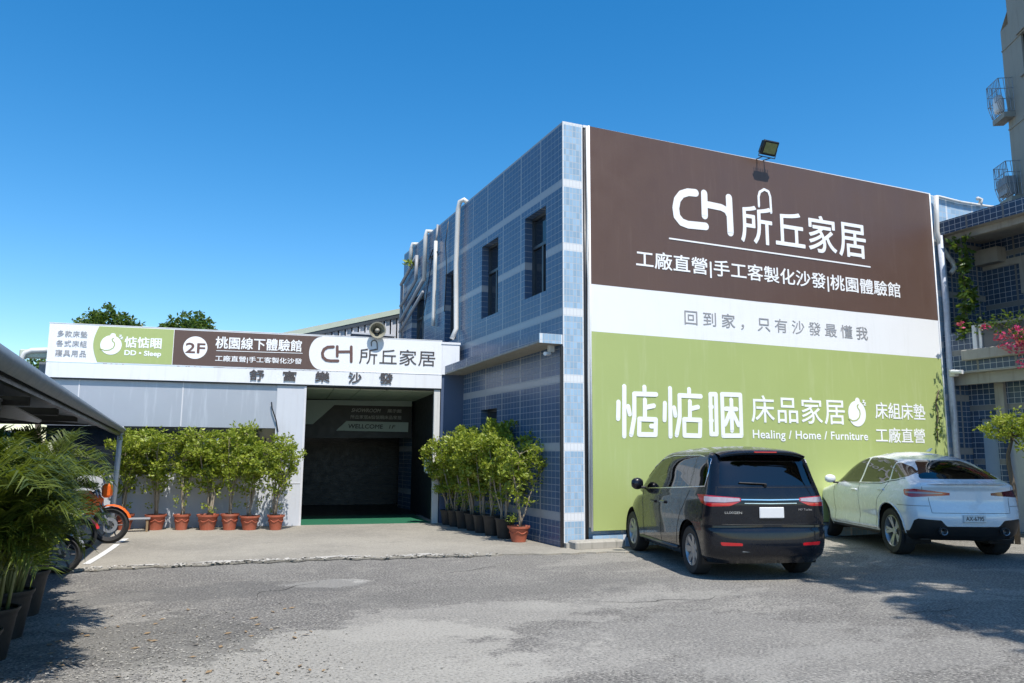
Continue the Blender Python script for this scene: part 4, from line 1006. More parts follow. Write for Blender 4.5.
class Shell:
    """car body as stacked plan outlines; x forward, y left, z up"""
    def __init__(s, xr, xf, W, Lr, Lf, nr, nf, z0, z1, nz, dome, bulge=None):
        s.xr,s.xf,s.W,s.Lr,s.Lf,s.nr,s.nf = map(pchip,(xr,xf,W,Lr,Lf,nr,nf)); s.z0,s.z1,s.nz = z0,z1,nz; s.dome = dome; s.bulge = bulge
    def side(s, x, z):
        W = s.W(z); e = (x-s.xr(z))/s.Lr(z); g = (s.xf(z)-x)/s.Lf(z); w_ = W
        if e < 1: n = s.nr(z); w_ *= max(0,1-max(0,1-max(e,0))**n)**(1/n)
        if g < 1: n = s.nf(z); w_ *= max(0,1-max(0,1-max(g,0))**n)**(1/n)
        if s.bulge: w_ += s.bulge(x,z)
        return w_
    def row(s, z, NR=34, NS=110, NF=26):
        xr,xf,W,Lr,Lf,nr,nf = s.xr(z),s.xf(z),s.W(z),s.Lr(z),s.Lf(z),s.nr(z),s.nf(z); pts = []
        for i in range(NR):
            ph = (i/NR)*PI/2; y = math.sin(ph)**(2/nr); x = xr+Lr*(1-math.cos(ph)**(2/nr)); pts.append((x,y*W))
        xa, xb = xr+Lr, xf-Lf
        for i in range(NS+1): pts.append((xa+(xb-xa)*i/NS, W))
        for i in range(NF-1,-1,-1):
            ph = (i/NF)*PI/2; pts.append((xf-Lf*(1-math.cos(ph)**(2/nf)), math.sin(ph)**(2/nf)*W))
        if s.bulge: pts = [(x,y+s.bulge(x,z)*(1 if y > .3 else 0)) for x,y in pts]
        return pts
    def arc(s, z):
        r = s.row(z); c = [0]
        for i in range(1,len(r)): c.append(c[-1]+math.hypot(r[i][0]-r[i-1][0], r[i][1]-r[i-1][1]))
        return r, c
    def P(s, sv, z, off=0):   # unrolled from the rear centre; sv<0 = right side
        r, c = s.arc(z); a = abs(sv); sg = 1 if sv >= 0 else -1
        for i in range(len(c)-1):
            if c[i+1] >= a: break
        t = (a-c[i])/max(1e-6,c[i+1]-c[i]); x = r[i][0]+(r[i+1][0]-r[i][0])*t; y = r[i][1]+(r[i+1][1]-r[i][1])*t
        dx, dy = r[i+1][0]-r[i][0], r[i+1][1]-r[i][1]; L = math.hypot(dx,dy) or 1; nx, ny = -dy/L, dx/L
        return V(x+nx*off, (y+ny*off)*sg, z)
    def S(s, x, z, sg, off=0): return V(x, sg*(s.side(x,z)+off), z)
    def mesh(s, parent, regions, body_m, holes, name='body'):
        """regions: (name, material, kind 'side'/'rear', poly, sign or 0)"""
        NZ = s.nz; zs = [s.z0+(s.z1-s.z0)*i/NZ for i in range(NZ+1)]
        rows = [s.arc(z) for z in zs]; K = len(rows[0][0]); full = 2*K-2
        verts = []; par = []
        for j,(r,c) in enumerate(rows):
            for sgn, idxs in ((1,range(K)),(-1,range(K-2,0,-1))):
                for i in idxs: verts.append([r[i][0], sgn*r[i][1], zs[j]]); par.append((sgn*c[i], r[i][0], zs[j]))
        # order: left side rear->front then right side front->rear
        faces = []
        for j in range(NZ):
            for i in range(full): faces.append((j*full+i, j*full+(i+1)%full, (j+1)*full+(i+1)%full, (j+1)*full+i))
        regs = regions+[('_hole',None,'side',h,0) for h in holes]
        fr = []
        for f in faces:
            cx = sum(verts[k][0] for k in f)/4; cy = sum(verts[k][1] for k in f)/4; cz_ = sum(verts[k][2] for k in f)/4
            cs = sum(abs(par[k][0]) for k in f)/4*(1 if cy >= 0 else -1); hit = -1
            for ri,(nm,m_,kd,pl,sg) in enumerate(regs):
                if kd == 'side':
                    if sg and (cy > 0) != (sg > 0): continue
                    if inpoly((cx,cz_),pl) and abs(cy) > .45: hit = ri; break
                elif kd == 'rear':
                    if cx < .9 and inpoly((cs,cz_),pl): hit = ri; break
                elif kd == 'front':
                    if cx > 1.2 and inpoly((cy,cz_),pl): hit = ri; break
            fr.append(hit)
        # snap
        vf = {}
        for fi,f in enumerate(faces):
            for k in f: vf.setdefault(k,set()).add(fr[fi])
        for k, st in vf.items():
            rs = [r for r in st if r >= 0]
            if not rs or len(st) < 2: continue
            nm,m_,kd,pl,sg = regs[max(rs)] if regs[max(rs)][0]=='_hole' else regs[rs[0]]
            x,y,z = verts[k]; sn = 1 if y >= 0 else -1
            if kd == 'side':
                q,d = nearest((x,z),pl)
                if d < .04: verts[k] = [q[0], sn*s.side(q[0],q[1]), q[1]]
            elif kd == 'rear':
                q,d = nearest((par[k][0] if par[k][0] else 0,z),pl)
                if d < .04: verts[k] = list(s.P(q[0],q[1]))
        # roof cap
        base = NZ*full; top = [verts[base+i] for i in range(full)]
        cxr = sum(t[0] for t in top)/full; NC = 14; ring0 = list(range(base,base+full)); capf = []
        for r_ in range(1,NC+1):
            rho = 1-r_/NC; st_ = len(verts)
            if r_ < NC:
                for t in top:
                    # shrink sideways and lengthwise; keep length longer than width
                    x = cxr+(t[0]-cxr)*(rho**.8); y = t[1]*rho; verts.append([x,y,s.z1+s.dome*(1-rho**2.2)]); 
                for i in range(full): capf.append((ring0[i],ring0[(i+1)%full],st_+(i+1)%full,st_+i))
                ring0 = list(range(st_,st_+full))
            else:
                verts.append([cxr,0,s.z1+s.dome])
                for i in range(full): capf.append((ring0[i],ring0[(i+1)%full],st_))
        objs = {}
        def emit(name, fl, m_, par_):
            used = {}; vs = []; fs = []
            for f in fl:
                q = []
                for k in f:
                    if k not in used: used[k] = len(vs); vs.append(verts[k])
                    q.append(used[k])
                fs.append(tuple(reversed(q)))
            b = MB(); b.v = [tuple(v) for v in vs]; b.f = fs; b.mi = [0]*len(fs); return b.build(name, m_, par_, auto=50, recalc=False)
        body = emit(name, [f for f,h in zip(faces,fr) if h < 0]+capf, body_m, parent)
        for ri,(nm,m_,kd,pl,sg) in enumerate(regions):
            for sg2 in ((1,-1) if kd == 'side' and not sg else (0,)):
                fl = [f for f,h in zip(faces,fr) if h == ri and (not sg2 or (sum(verts[k][1] for k in f) > 0) == (sg2 > 0))]
                if fl: objs.setdefault(ri,[]).append(emit(nm, fl, m_, parent))
        return body, objs
def circ(cx,cz,r,n=40): return [(cx+r*math.cos(2*PI*i/n), cz+r*math.sin(2*PI*i/n)) for i in range(n)]
def arch_liner(parent, x, sg, zc, r, yo):
    b = MB(); n = 20; vs = []
    for i in range(n+1):
        a = math.radians(-22+224*i/n); cx, cz = x+r*math.cos(a), zc+r*math.sin(a); vs += [(cx,sg*yo,cz),(cx,sg*.45,cz)]
    b.add(vs, [(2*i,2*i+1,2*i+3,2*i+2) for i in range(n)])
    b.add([vs[2*i+1] for i in range(n+1)], [tuple(range(n+1))])
    return b.build('wheel_arch_liner', 'trim', parent)
def seat(parent, x, y, w_=.44):
    b = MB(); b.rbox((x-.22,y-w_/2,.42),(x+.25,y+w_/2,.62), .05); b.rbox((x-.32,y-w_/2,.55),(x-.16,y+w_/2,1.12), .05); b.rbox((x-.30,y-.12,1.15),(x-.20,y+.12,1.32), .04); return b.build('seat', 'int', parent)

# ---- van
def lines(parent, sh, specs, m='trim', r=.004, name='panel_gap'):
    b = MB()
    for kd, pts in specs:
        P_ = []
        for i in range(len(pts)-1):
            k = max(2,int(math.dist(pts[i],pts[i+1])/.04))
            for j in range(k): t = j/k; P_.append((pts[i][0]+(pts[i+1][0]-pts[i][0])*t, pts[i][1]+(pts[i+1][1]-pts[i][1])*t))
        P_.append(pts[-1])
        if kd == 'rear': b.tube([sh.P(a,c,.0) for a,c in P_], r, 5, False)
        else:
            for sg in (1,-1): b.tube([sh.S(a,c,sg,.0) for a,c in P_], r, 5, False)
    return b.build(name, m, parent, True)
def patch_text(sh, parent, body, s0, s1, z0, z1, m='chrome', bold=.02):
    P0 = sh.P((s0+s1)/2,(z0+z1)/2,.006); A = sh.P(s0,(z0+z1)/2,.006); B = sh.P(s1,(z0+z1)/2,.006)
    X = (B-A).normalized(); N = V(X.y,-X.x,0); N = N if N.x < 0 else -N
    return text_obj('badge', body, 0, (B-A).length, 0, z1-z0, A+V(0,0,-(z1-z0)/2), X, V(0,0,1), N, m, parent, bold, .003)
th = .262; VX, VY = 1.18-math.cos(th)*.07, -3.355+math.sin(th)*.07
VN = empty('van', (VX,VY,0), PI/2-th); tag(VN, 'glossy black minivan with red and clear tail lamps parked against the billboard', 'van')
hw = .835
sh = Shell(
 xr=[(.22,-.66),(.34,-.77),(.48,-.80),(.62,-.79),(.70,-.765),(.95,-.765),(1.06,-.755),(1.15,-.735),(1.40,-.645),(1.56,-.57),(1.62,-.50),(1.655,-.40)],
 xf=[(.22,3.15),(.4,3.32),(.6,3.34),(.8,3.22),(.92,2.95),(.98,2.62),(1.03,2.75),(1.1,2.60),(1.3,2.28),(1.5,1.90),(1.62,1.55),(1.655,1.35)],
 W=[(.22,hw-.08),(.32,hw-.02),(.5,hw),(.75,hw+.012),(.98,hw-.005),(1.06,hw-.03),(1.3,hw-.095),(1.52,hw-.14),(1.60,hw-.17),(1.64,hw-.205),(1.655,hw-.25)],
 Lr=[(.22,.32),(.6,.32),(1.1,.26),(1.5,.24),(1.655,.22)], Lf=[(.22,1.0),(.8,1.1),(1.05,.75),(1.3,.6),(1.655,.55)],
 nr=[(.22,2.8),(1.655,3.6)], nf=[(.22,2.3),(1.655,2.4)], z0=.22, z1=1.655, nz=96, dome=.075)
HWs = sh.arc(1.1)
side_w = [
 ('front_door_window','glass_v','side',roundpoly([(2.06,1.06),(1.86,1.27),(1.62,1.42),(1.34,1.52),(.90,1.58),(1.16,1.115)],.03),0),
 ('sliding_door_window','glass_v','side',roundpoly([(1.11,1.12),(.84,1.578),(.00,1.592),(.10,1.17)],.03),0),
 ('quarter_window','glass_d','side',roundpoly([(.04,1.175),(-.06,1.590),(-.44,1.565),(-.50,1.50),(-.47,1.205)],.04),0),
 ('rear_window','glass_r','rear',roundpoly([(-.66,1.215),(-.60,1.50),(-.555,1.575),(.555,1.575),(.60,1.50),(.66,1.215)],.05),0),
 ('windscreen','glass_d','front',[(-.66,1.08),(-.52,1.56),(.52,1.56),(.66,1.08)],0),
 ('tail_lamp','red_l','rear',roundpoly([(1.18,1.085),(.86,1.09),(.40,1.06),(.40,1.015),(.55,.955),(.80,.945),(1.0,.985)],.02),0),
 ('tail_lamp','red_l','rear',roundpoly([(-1.18,1.085),(-.86,1.09),(-.40,1.06),(-.40,1.015),(-.55,.955),(-.80,.945),(-1.0,.985)],.02),0),
 ('reflector','red_l','rear',roundpoly([(.40,.455),(.68,.455),(.70,.50),(.42,.49)],.01),0),
 ('reflector','red_l','rear',roundpoly([(-.40,.455),(-.68,.455),(-.70,.50),(-.42,.49)],.01),0),
]
WB = 2.62
body, ob = sh.mesh(VN, side_w, 'vanpaint', [circ(0,.33,.40), circ(WB,.33,.40)])
b = MB(); b.box((-.52,-.64,.235),(2.9,.64,.25)); b.box((-.5,-.60,.25),(2.9,.60,.40)); b.build('underbody', 'trim', VN)
for x in (0,WB):
    for sg in (1,-1):
        M_ = Matrix.Translation(V(x,0,.33))@Matrix.Rotation(math.radians(-90*sg),4,'X')
        arch_liner(VN, x, sg, .33, .40, hw-.03)
        wheel_parts(VN, .325, .21, .215, (x,sg*(hw-.125),.325), sg, 'rim', 7, 'single')
b = MB()   # interior shell floor / dash
b.box((-.55,-.66,.45),(2.2,.66,.5)); b.rbox((1.75,-.66,.5),(2.2,.66,1.02), .08); b.build('interior', 'int', VN)
for x in (1.05,.15):
    for y in (.36,-.36): seat(VN, x, y)
lines(VN, sh, [('side',[(1.98,1.05),(1.93,.75),(1.97,.30)]),('side',[(1.16,1.06),(1.12,.7),(1.15,.30)]),('side',[(.03,1.12),(.12,.95),(.28,.80),(.42,.60),(.50,.36)]),('side',[(1.15,.30),(.45,.33)]),('side',[(1.97,.30),(1.15,.30)]),
   ('rear',[(-.70,1.20),(-.72,1.09)]),('rear',[(.70,1.20),(.72,1.09)]),('rear',[(-.66,.945),(-.68,.72),(.68,.72),(.66,.945)]),('rear',[(-1.1,.66),(-.72,.69),(.72,.69),(1.1,.66)]),('rear',[(-.68,1.19),(.68,1.19)])])
# lamp inner clear band, chrome strips
def strip(par, sh, kd, poly, off, m, name):
    """thin patch over the surface, dense grid between two polylines (lower, upper)"""
    lo_, up_ = poly; n = 26; vs = []
    for i in range(n+1):
        t = i/n
        def at(pl):
            f = t*(len(pl)-1); k = min(int(f),len(pl)-2); u = f-k; return (pl[k][0]+(pl[k+1][0]-pl[k][0])*u, pl[k][1]+(pl[k+1][1]-pl[k][1])*u)
        for q in (at(lo_),at(up_)): vs.append(sh.P(q[0],q[1],off) if kd == 'rear' else sh.S(q[0],q[1],kd,off))
    vs2 = [sh.P(0,.5)*0+v for v in vs]
    b = MB(); b.add(vs, [(2*i,2*i+2,2*i+3,2*i+1) for i in range(n)]); return b.build(name, m, par, True)
for ri in (5,6):
    lp = ob[ri][0]; sg = 1 if ri == 5 else -1
    strip(lp, sh, 'rear', ([(sg*.42,1.018),(sg*.62,1.0),(sg*.90,1.005)],[(sg*.42,1.052),(sg*.66,1.066),(sg*.92,1.072)]), .006, 'clear_l', 'clear_lens')
strip(VN, sh, 'rear', ([(-.40,1.030),(0,1.024),(.40,1.030)],[(-.40,1.044),(0,1.040),(.40,1.044)]), .008, 'chrome', 'chrome_strip')
strip(VN, sh, 'rear', ([(-.36,.985),(0,.98),(.36,.985)],[(-.36,.993),(0,.99),(.36,.993)]), .006, 'chrome', 'chrome_strip')
strip(VN, sh, 'rear', ([(-.98,.675),(0,.69),(.98,.675)],[(-.98,.70),(0,.72),(.98,.70)]), .016, 'vanpaint', 'bumper_ledge')
for sg in (1,-1):
    b = MB(); b.tube([sh.S(x,z,sg,.004) for x,z in ((1.98,1.07),(1.16,1.105),(.06,1.163),(-.47,1.195),(-.485,1.35),(-.47,1.55),(-.1,1.602),(.9,1.592),(1.34,1.535),(1.66,1.425),(1.92,1.26))], .008, 6); b.build('window_chrome', 'chrome', VN, True)
    b = MB(); b.tube([sh.S(x,z,sg,.012) for x,z in ((2.15,.30),(1.2,.30),(.46,.31))], .022, 6); b.build('sill_trim', 'chrome' if False else 'alu', VN, True)
    for x,z in ((1.42,.985),(.98,1.0)):
        b = MB(); q = sh.S(x,z-.09,sg,.0); b.rbox((x-.11,q.y-.01 if sg>0 else q.y-.03,q.z-.02),(x+.11,q.y+.03 if sg>0 else q.y+.01,q.z+.02), .012); b.build('door_handle', 'vanpaint', VN)
    # door mirror
    q = sh.S(1.93,1.08,sg); b = MB()
    b.lathe([(0,-.09),(.06,-.085),(.10,-.05),(.115,0),(.105,.045),(.075,.085),(0,.1)], 18, Matrix.Translation(V(1.96,q.y+sg*.13,1.14))@Matrix.Diagonal(V(.6,1.05,.85,1))@Matrix.Rotation(math.radians(90),4,'X'))
    mo = b.build('door_mirror', 'vanpaint', VN, True)
    b = MB(); b.rbox((1.90,min(q.y,q.y+sg*.08),1.06),(1.98,max(q.y,q.y+sg*.08),1.10), .01); b.build('mirror_arm', 'trim', mo)
# spoiler, wiper, plate, rails
b = MB(); n = 20; vs = []
for i in range(n+1):
    y = -.60+1.2*i/n; c = 1-.10*(2*y/1.2)**2*1.0
    for (x,z) in ((-.36,1.70),(-.52,1.685),(-.655,1.655),(-.67,1.64),(-.63,1.615),(-.50,1.60)): vs.append((x+(.08*(2*y/1.2)**4), y, z-.045*(2*y/1.2)**4-.008*(2*y/1.2)**2))
b.add(vs, [(i*6+k,i*6+(k+1)%6,(i+1)*6+(k+1)%6,(i+1)*6+k) for i in range(n) for k in range(6)]); b.build('roof_spoiler', 'vanpaint', VN, auto=50)
b = MB(); b.rbox((-.675,-.16,1.636),(-.66,.16,1.652), .004); b.build('high_brake_lamp', 'red_l', VN)
b = MB(); a0 = sh.P(.05,1.235,.02); a1 = sh.P(.40,1.25,.02); b.tube([a0,a0.lerp(a1,.5)+V(-.01,0,0),a1], .009, 6); b.tube([sh.P(.05,1.20,.0),sh.P(.05,1.235,.03)], .02, 8); b.build('rear_wiper', 'trim', VN)
b = MB(); c0 = sh.P(0,.86,.0); b.rbox((c0.x-.022,-.17,.80),(c0.x-.004,.17,.94), .008); b.build('number_plate', 'plate', VN)
patch_text(sh, VN, 'LUXGEN', .62, .40, .855, .885, 'chrome', .02); patch_text(sh, VN, 'M7 Turbo', -.38, -.58, .895, .92, 'chrome', .01)
for y in (.35,.18): b = MB(); b.rbox((-.775,y-.07,.365),(-.75,y+.07,.395), .01); b.build('bumper_trim', 'alu', VN)

# ---- white coupe SUV
th2 = .40; SX_, SY_ = 5.61-math.cos(th2)*.07, -2.90+math.sin(th2)*.07
SV = empty('coupe_suv', (SX_+.12,SY_,0), PI/2-th2); SV.scale = (1,1.04,1.035); tag(SV, 'white coupe style sport utility car with black bumper, parked right of the van', 'car')
hw2 = .865; WB2 = 2.86
def haunch(x, z):
    g = math.exp(-((x-.0)/.55)**2)*math.exp(-((z-.80)/.22)**2)*.035+math.exp(-((x-WB2)/.5)**2)*math.exp(-((z-.78)/.2)**2)*.03
    return g - .022*math.exp(-((z-.55)/.10)**2)*(1 if .55 < x < 2.3 else math.exp(-((min(abs(x-.55),abs(x-2.3)))/.15)**2))
sv = Shell(
 xr=[(.28,-.66),(.36,-.76),(.5,-.83),(.62,-.85),(.70,-.84),(.9,-.80),(1.02,-.80),(1.10,-.835),(1.14,-.82),(1.18,-.72),(1.22,-.63),(1.30,-.46),(1.42,-.16),(1.50,.10),(1.55,.35),(1.575,.55)],
 xf=[(.28,3.45),(.45,3.6),(.65,3.62),(.85,3.45),(.98,3.0),(1.04,2.75),(1.08,2.62),(1.14,2.50),(1.3,2.22),(1.45,1.88),(1.54,1.55),(1.575,1.32)],
 W=[(.28,hw2-.06),(.4,hw2-.005),(.6,hw2),(.85,hw2+.005),(1.0,hw2-.02),(1.07,hw2-.045),(1.2,hw2-.11),(1.4,hw2-.195),(1.5,hw2-.25),(1.55,hw2-.31),(1.575,hw2-.38)],
 Lr=[(.28,.42),(.9,.40),(1.1,.42),(1.2,.55),(1.4,.55),(1.575,.45)], Lf=[(.28,.8),(.9,.80),(1.1,.7),(1.3,.6),(1.575,.5)],
 nr=[(.28,2.5),(1.0,2.6),(1.12,2.6),(1.25,2.9),(1.575,2.6)], nf=[(.28,2.3),(1.575,2.4)], z0=.28, z1=1.575, nz=100, dome=.055, bulge=haunch)
regs2 = [
 ('front_door_window','glass_d','side',roundpoly([(2.26,1.065),(2.08,1.22),(1.78,1.39),(1.45,1.49),(1.16,1.525),(1.20,1.095)],.03),0),
 ('rear_door_window','glass_d','side',roundpoly([(1.15,1.10),(1.11,1.528),(.75,1.53),(.36,1.50),(.20,1.47),(.16,1.165),(.35,1.125)],.03),0),
 ('quarter_window','glass_d','side',roundpoly([(.16,1.46),(-.14,1.385),(-.36,1.30),(-.33,1.235),(-.08,1.19),(.12,1.17)],.03),0),
 ('rear_window','glass_r','rear',roundpoly([(-.66,1.205),(-.40,1.47),(-.34,1.49),(.34,1.49),(.40,1.47),(.66,1.205)],.04),0),
 ('windscreen','glass_d','front',[(-.6,1.13),(-.42,1.50),(.42,1.50),(.6,1.13)],0),
 ('tail_lamp','red_l','rear',roundpoly([(1.02,1.045),(.80,1.055),(.30,1.00),(.30,.965),(.60,.945),(.86,.925),(.98,.955)],.02),0),
 ('tail_lamp','red_d','rear',roundpoly([(-1.14,1.045),(-.86,1.055),(-.30,1.00),(-.30,.965),(-.60,.945),(-.92,.925),(-1.08,.955)],.02),0),
 ('lower_bumper','trim','rear',[(-1.25,.0),(1.25,.0),(1.25,.40),(.92,.42),(.86,.58),(.80,.61),(.48,.59),(.40,.50),(-.40,.50),(-.48,.59),(-.80,.61),(-.86,.58),(-.92,.42),(-1.25,.40)],0),
 ('sill_cladding','trim','side',[(.45,.0),(2.4,.0),(2.4,.325),(.45,.33)],0),
]
body2, ob2 = sv.mesh(SV, regs2, 'suvpaint', [circ(0,.37,.435), circ(WB2,.37,.435)])
b = MB(); b.box((-.6,-.7,.285),(3.2,.7,.30)); b.box((-.5,-.55,.30),(3,.55,.44)); b.build('underbody', 'trim', SV)
for x in (0,WB2):
    for sg in (1,-1):
        M_ = Matrix.Translation(V(x,0,.37))@Matrix.Rotation(math.radians(-90*sg),4,'X')
        arch_liner(SV, x, sg, .37, .435, hw2-.02)
        wheel_parts(SV, .365, .25, .25, (x,sg*(hw2-(.12 if x == 0 else .17)),.365), sg, 'rim', 5, 'double')
b = MB(); b.box((-.5,-.6,.5),(2.2,.6,.55)); b.rbox((1.85,-.6,.5),(2.3,.6,1.04), .08); b.build('interior', 'int', SV)
for x in (1.15,.3):
    for y in (.34,-.34): seat(SV, x, y, .42)
lines(SV, sv, [('side',[(2.20,1.06),(2.18,.75),(2.22,.36)]),('side',[(1.17,1.08),(1.14,.7),(1.18,.36)]),('side',[(.14,1.14),(.22,1.0),(.38,.85),(.50,.62),(.55,.36)]),('side',[(.55,.36),(2.22,.36)]),
  ('rear',[(-.72,1.13),(-.70,1.04)]),('rear',[(.72,1.13),(.70,1.04)]),('rear',[(-.62,.93),(-.60,.70),(.60,.70),(.62,.93)]),('rear',[(-1.2,.80),(-.62,.80)]),('rear',[(1.2,.80),(.62,.80)])], 'trim', .0035)
for sg in (1,-1):
    b = MB(); b.tube([sv.S(x,z,sg,.003) for x,z in ((2.18,1.055),(1.2,1.083),(.35,1.105),(.12,1.15),(-.1,1.172),(-.30,1.21))], .007, 6); b.build('window_trim', 'alu', SV, True)
    for x,z in ((1.33,.965),(.30,1.01)):
        b = MB(); q = sv.S(x,z,sg); b.rbox((x-.10,min(q.y-.01*sg,q.y+.028*sg),z-.016),(x+.10,max(q.y-.01*sg,q.y+.028*sg),z+.016), .01); b.build('door_handle', 'suvpaint', SV)
    q = sv.S(2.08,1.06,sg); b = MB()
    b.lathe([(0,-.09),(.06,-.085),(.09,-.05),(.105,0),(.095,.045),(.07,.085),(0,.1)], 18, Matrix.Translation(V(2.12,q.y+sg*.14,1.13))@Matrix.Diagonal(V(.55,1.05,.75,1))@Matrix.Rotation(math.radians(90),4,'X'))
    mo = b.build('door_mirror', 'suvpaint', SV, True)
    b = MB(); b.rbox((2.06,min(q.y,q.y+sg*.09),1.045),(2.14,max(q.y,q.y+sg*.09),1.075), .01); b.build('mirror_arm', 'trim', mo)
    b = MB(); b.tube([sv.S(x,z,sg,.004) for x,z in [(.45*math.cos(math.radians(a)), .37+.45*math.sin(math.radians(a))) for a in range(0,181,12)]], .012, 6); b.build('arch_lip', 'suvpaint', SV, True)
    M_ = Matrix.Translation(V(-.79,sg*.47,.43))@Matrix.Rotation(math.radians(-90),4,'Y')
    b = MB(); b.lathe([(.0,-.02),(.04,-.02),(.045,.06),(.055,.065),(.058,.0)], 20, M_); b.build('exhaust_tip', 'rim_d', SV, auto=40)
c0 = sv.P(0,.63,0); b = MB(); b.rbox((c0.x-.02,-.17,.565),(c0.x-.004,.17,.68), .006); pl_ = b.build('number_plate', 'plate', SV)
text_obj('plate_lettering', 'AX-6795', 0, .27, 0, .06, V(c0.x-.021,.135,.592), V(0,-1,0), V(0,0,1), V(-1,0,0), 'letter_dark', pl_, .02, .002)
strip(ob2[5][0], sv, 'rear', ([(.42,.985),(.95,.985)],[(.42,.997),(.95,1.012)]), .005, 'clear_l', 'lamp_band')
b = MB(); b.prism([(.42,0.012,1.632),(.30,0.012,1.632),(.22,.012,1.685),(.27,.012,1.69)], (0,-.024,0)); b.build('antenna_fin', 'suvpaint', SV)
b = MB(); n = 20; vs = []
for i in range(n+1):
    y = -.62+1.24*i/n; k = (2*y/1.24)**4
    for (x,z) in ((-.76,1.155),(-.86,1.150),(-.885,1.140),(-.86,1.122),(-.80,1.118)): vs.append((x+.16*k, y, z-.015*k))
b.add(vs, [(i*5+q_,i*5+(q_+1)%5,(i+1)*5+(q_+1)%5,(i+1)*5+q_) for i in range(n) for q_ in range(5)]); b.build('boot_lip', 'suvpaint', SV, auto=60)

# ------------------------------------------------------------------ motorcycles
def thin_wheel(parent, x, r, name='wheel', wd=.09, disc=True):
    M_ = Matrix.Translation(V(x,0,r))@Matrix.Rotation(math.radians(90),4,'X'); b = MB(); h = wd/2
    b.lathe([(r*.74,-h*.6),(r*.86,-h),(r*.97,-h*.6),(r,0),(r*.97,h*.6),(r*.86,h),(r*.74,h*.6),(r*.74,-h*.6)], 32, M_); t = b.build('wheel', 'rubber', parent, auto=50)
    b = MB(); b.lathe([(r*.74,-h*.5),(r*.66,-h*.4),(r*.66,h*.4),(r*.74,h*.5)], 32, M_); b.lathe([(0,h),(.045,h*.9),(.045,-h*.9),(0,-h)], 12, M_)
    for k in range(6):
        a = k*PI/3; b.tube([V(x+.03*math.cos(a),0,r+.03*math.sin(a)),V(x+r*.67*math.cos(a),0,r+r*.67*math.sin(a))], .012, 5)
    b.build('rim', 'rim_d', t)
    if disc: b = MB(); b.lathe([(r*.42,h*1.05),(r*.25,h*1.05),(r*.25,h*.95),(r*.42,h*.95),(r*.42,h*1.05)], 24, M_); b.build('brake_disc', 'steel', t)
def motorbike(name, loc, rz, c1, c2, scooter=False):
    r = empty(name, loc, rz)
    R_ = .25 if scooter else .31; wb = 1.25 if scooter else 1.32
    thin_wheel(r, 0, R_, wd=.11); thin_wheel(r, wb, R_, wd=.09)
    b = MB()
    for y in (.075,-.075): b.tube([(wb,y,R_),(wb-.16,y,.62),(wb-.26,y,.92)], .02, 7)
    b.build('fork', 'steel', r, True)
    b = MB(); b.tube([(wb-.40,.34,1.0),(wb-.30,.2,1.01),(wb-.27,0,.97),(wb-.30,-.2,1.01),(wb-.40,-.34,1.0)], .014, 7); b.build('handlebar', 'black_m', r, True)
    b = MB(); b.tube([(wb-.42,.36,1.0),(wb-.33,.23,1.01)], .02, 8); b.tube([(wb-.42,-.36,1.0),(wb-.33,-.23,1.01)], .02, 8); b.build('grip', 'rubber', r)
    b = MB(); vs = []; n = 9
    for i in range(n):
        a = math.radians(150-130*i/(n-1))
        for y, rr in ((-.065,R_+.02),(0,R_+.045),(.065,R_+.02)): vs.append((wb+rr*math.cos(a),y,R_+rr*math.sin(a)))
    b.add(vs, [(3*i+k,3*i+k+1,3*i+k+4,3*i+k+3) for i in range(n-1) for k in (0,1)]); b.build('front_fender', c1, r, True)
    if scooter:
        b = MB(); b.rbox((wb-.34,-.20,.30),(wb-.24,.20,.92), .04); b.rbox((wb-.30,-.13,.55),(wb-.14,.13,.90), .05); b.build('leg_shield', c1, r)
        b = MB(); b.rbox((.38,-.15,.26),(wb-.26,.15,.34), .03); b.build('floorboard', 'black_m', r)
        b = MB(); b.rbox((-.30,-.15,.42),(.42,.15,.70), .07); b.build('body', c2, r)
        b = MB(); b.rbox((-.30,-.14,.70),(.45,.14,.80), .045); b.build('seat', 'rubber', r)
        b = MB(); b.rbox((-.15,-.12,.18),(.35,.10,.42), .05); b.tube([(.1,-.16,.3),(-.35,-.16,.36)], .045, 10); b.build('engine', 'greyp', r)
    else:
        b = MB(); b.tube([(wb-.24,0,.90),(.72,0,.70),(.35,0,.62),(.30,0,.36),(.85,0,.28),(wb-.30,0,.80)], .022, 7); b.tube([(.30,.07,.36),(0,.09,R_)], .022, 7); b.tube([(.30,-.07,.36),(0,-.09,R_)], .022, 7); b.build('frame', 'black_m', r, True)
        b = MB(); b.rbox((.36,-.13,.26),(.86,.13,.55), .06); b.tube([(.86,-.05,.5),(.95,-.12,.3),(.5,-.17,.2),(-.2,-.19,.33)], [.03,.03,.035,.055], 10); b.build('engine', 'greyp', r, auto=40)
        b = MB(); b.rbox((.55,-.13,.66),(1.05,.13,.90), .09); b.rbox((.85,-.20,.50),(1.15,.20,.82), .07); b.build('fuel_tank', c1, r)
        b = MB(); b.rbox((-.05,-.12,.70),(.58,.12,.79), .04); b.build('seat', 'rubber', r)
        b = MB(); b.prism([(.0,.09,.74),(-.42,.06,.88),(-.40,.06,.92),(.15,.09,.82)], (0,-.18,0)); b.build('tail_fairing', c2, r)
        b = MB(); b.rbox((wb-.16,-.11,.78),(wb-.02,.11,1.02), .04); b.build('headlamp_fairing', c1, r)
    return r
q = onZ(104,545)
m1 = motorbike('motorcycle', (q.x-1.22,q.y+.28,.026), math.radians(-12), 'orange', 'whitep'); tag(m1, 'orange and black motorcycle with its front wheel toward the driveway, next to the pale pole', 'motorcycle')
q = onZ(84,553)
m2 = motorbike('motor_scooter', (q.x-1.3,q.y+.35,.026), math.radians(-12), 'redp', 'whitep', True); tag(m2, 'red and white motor scooter parked in front of the orange motorcycle', 'scooter')
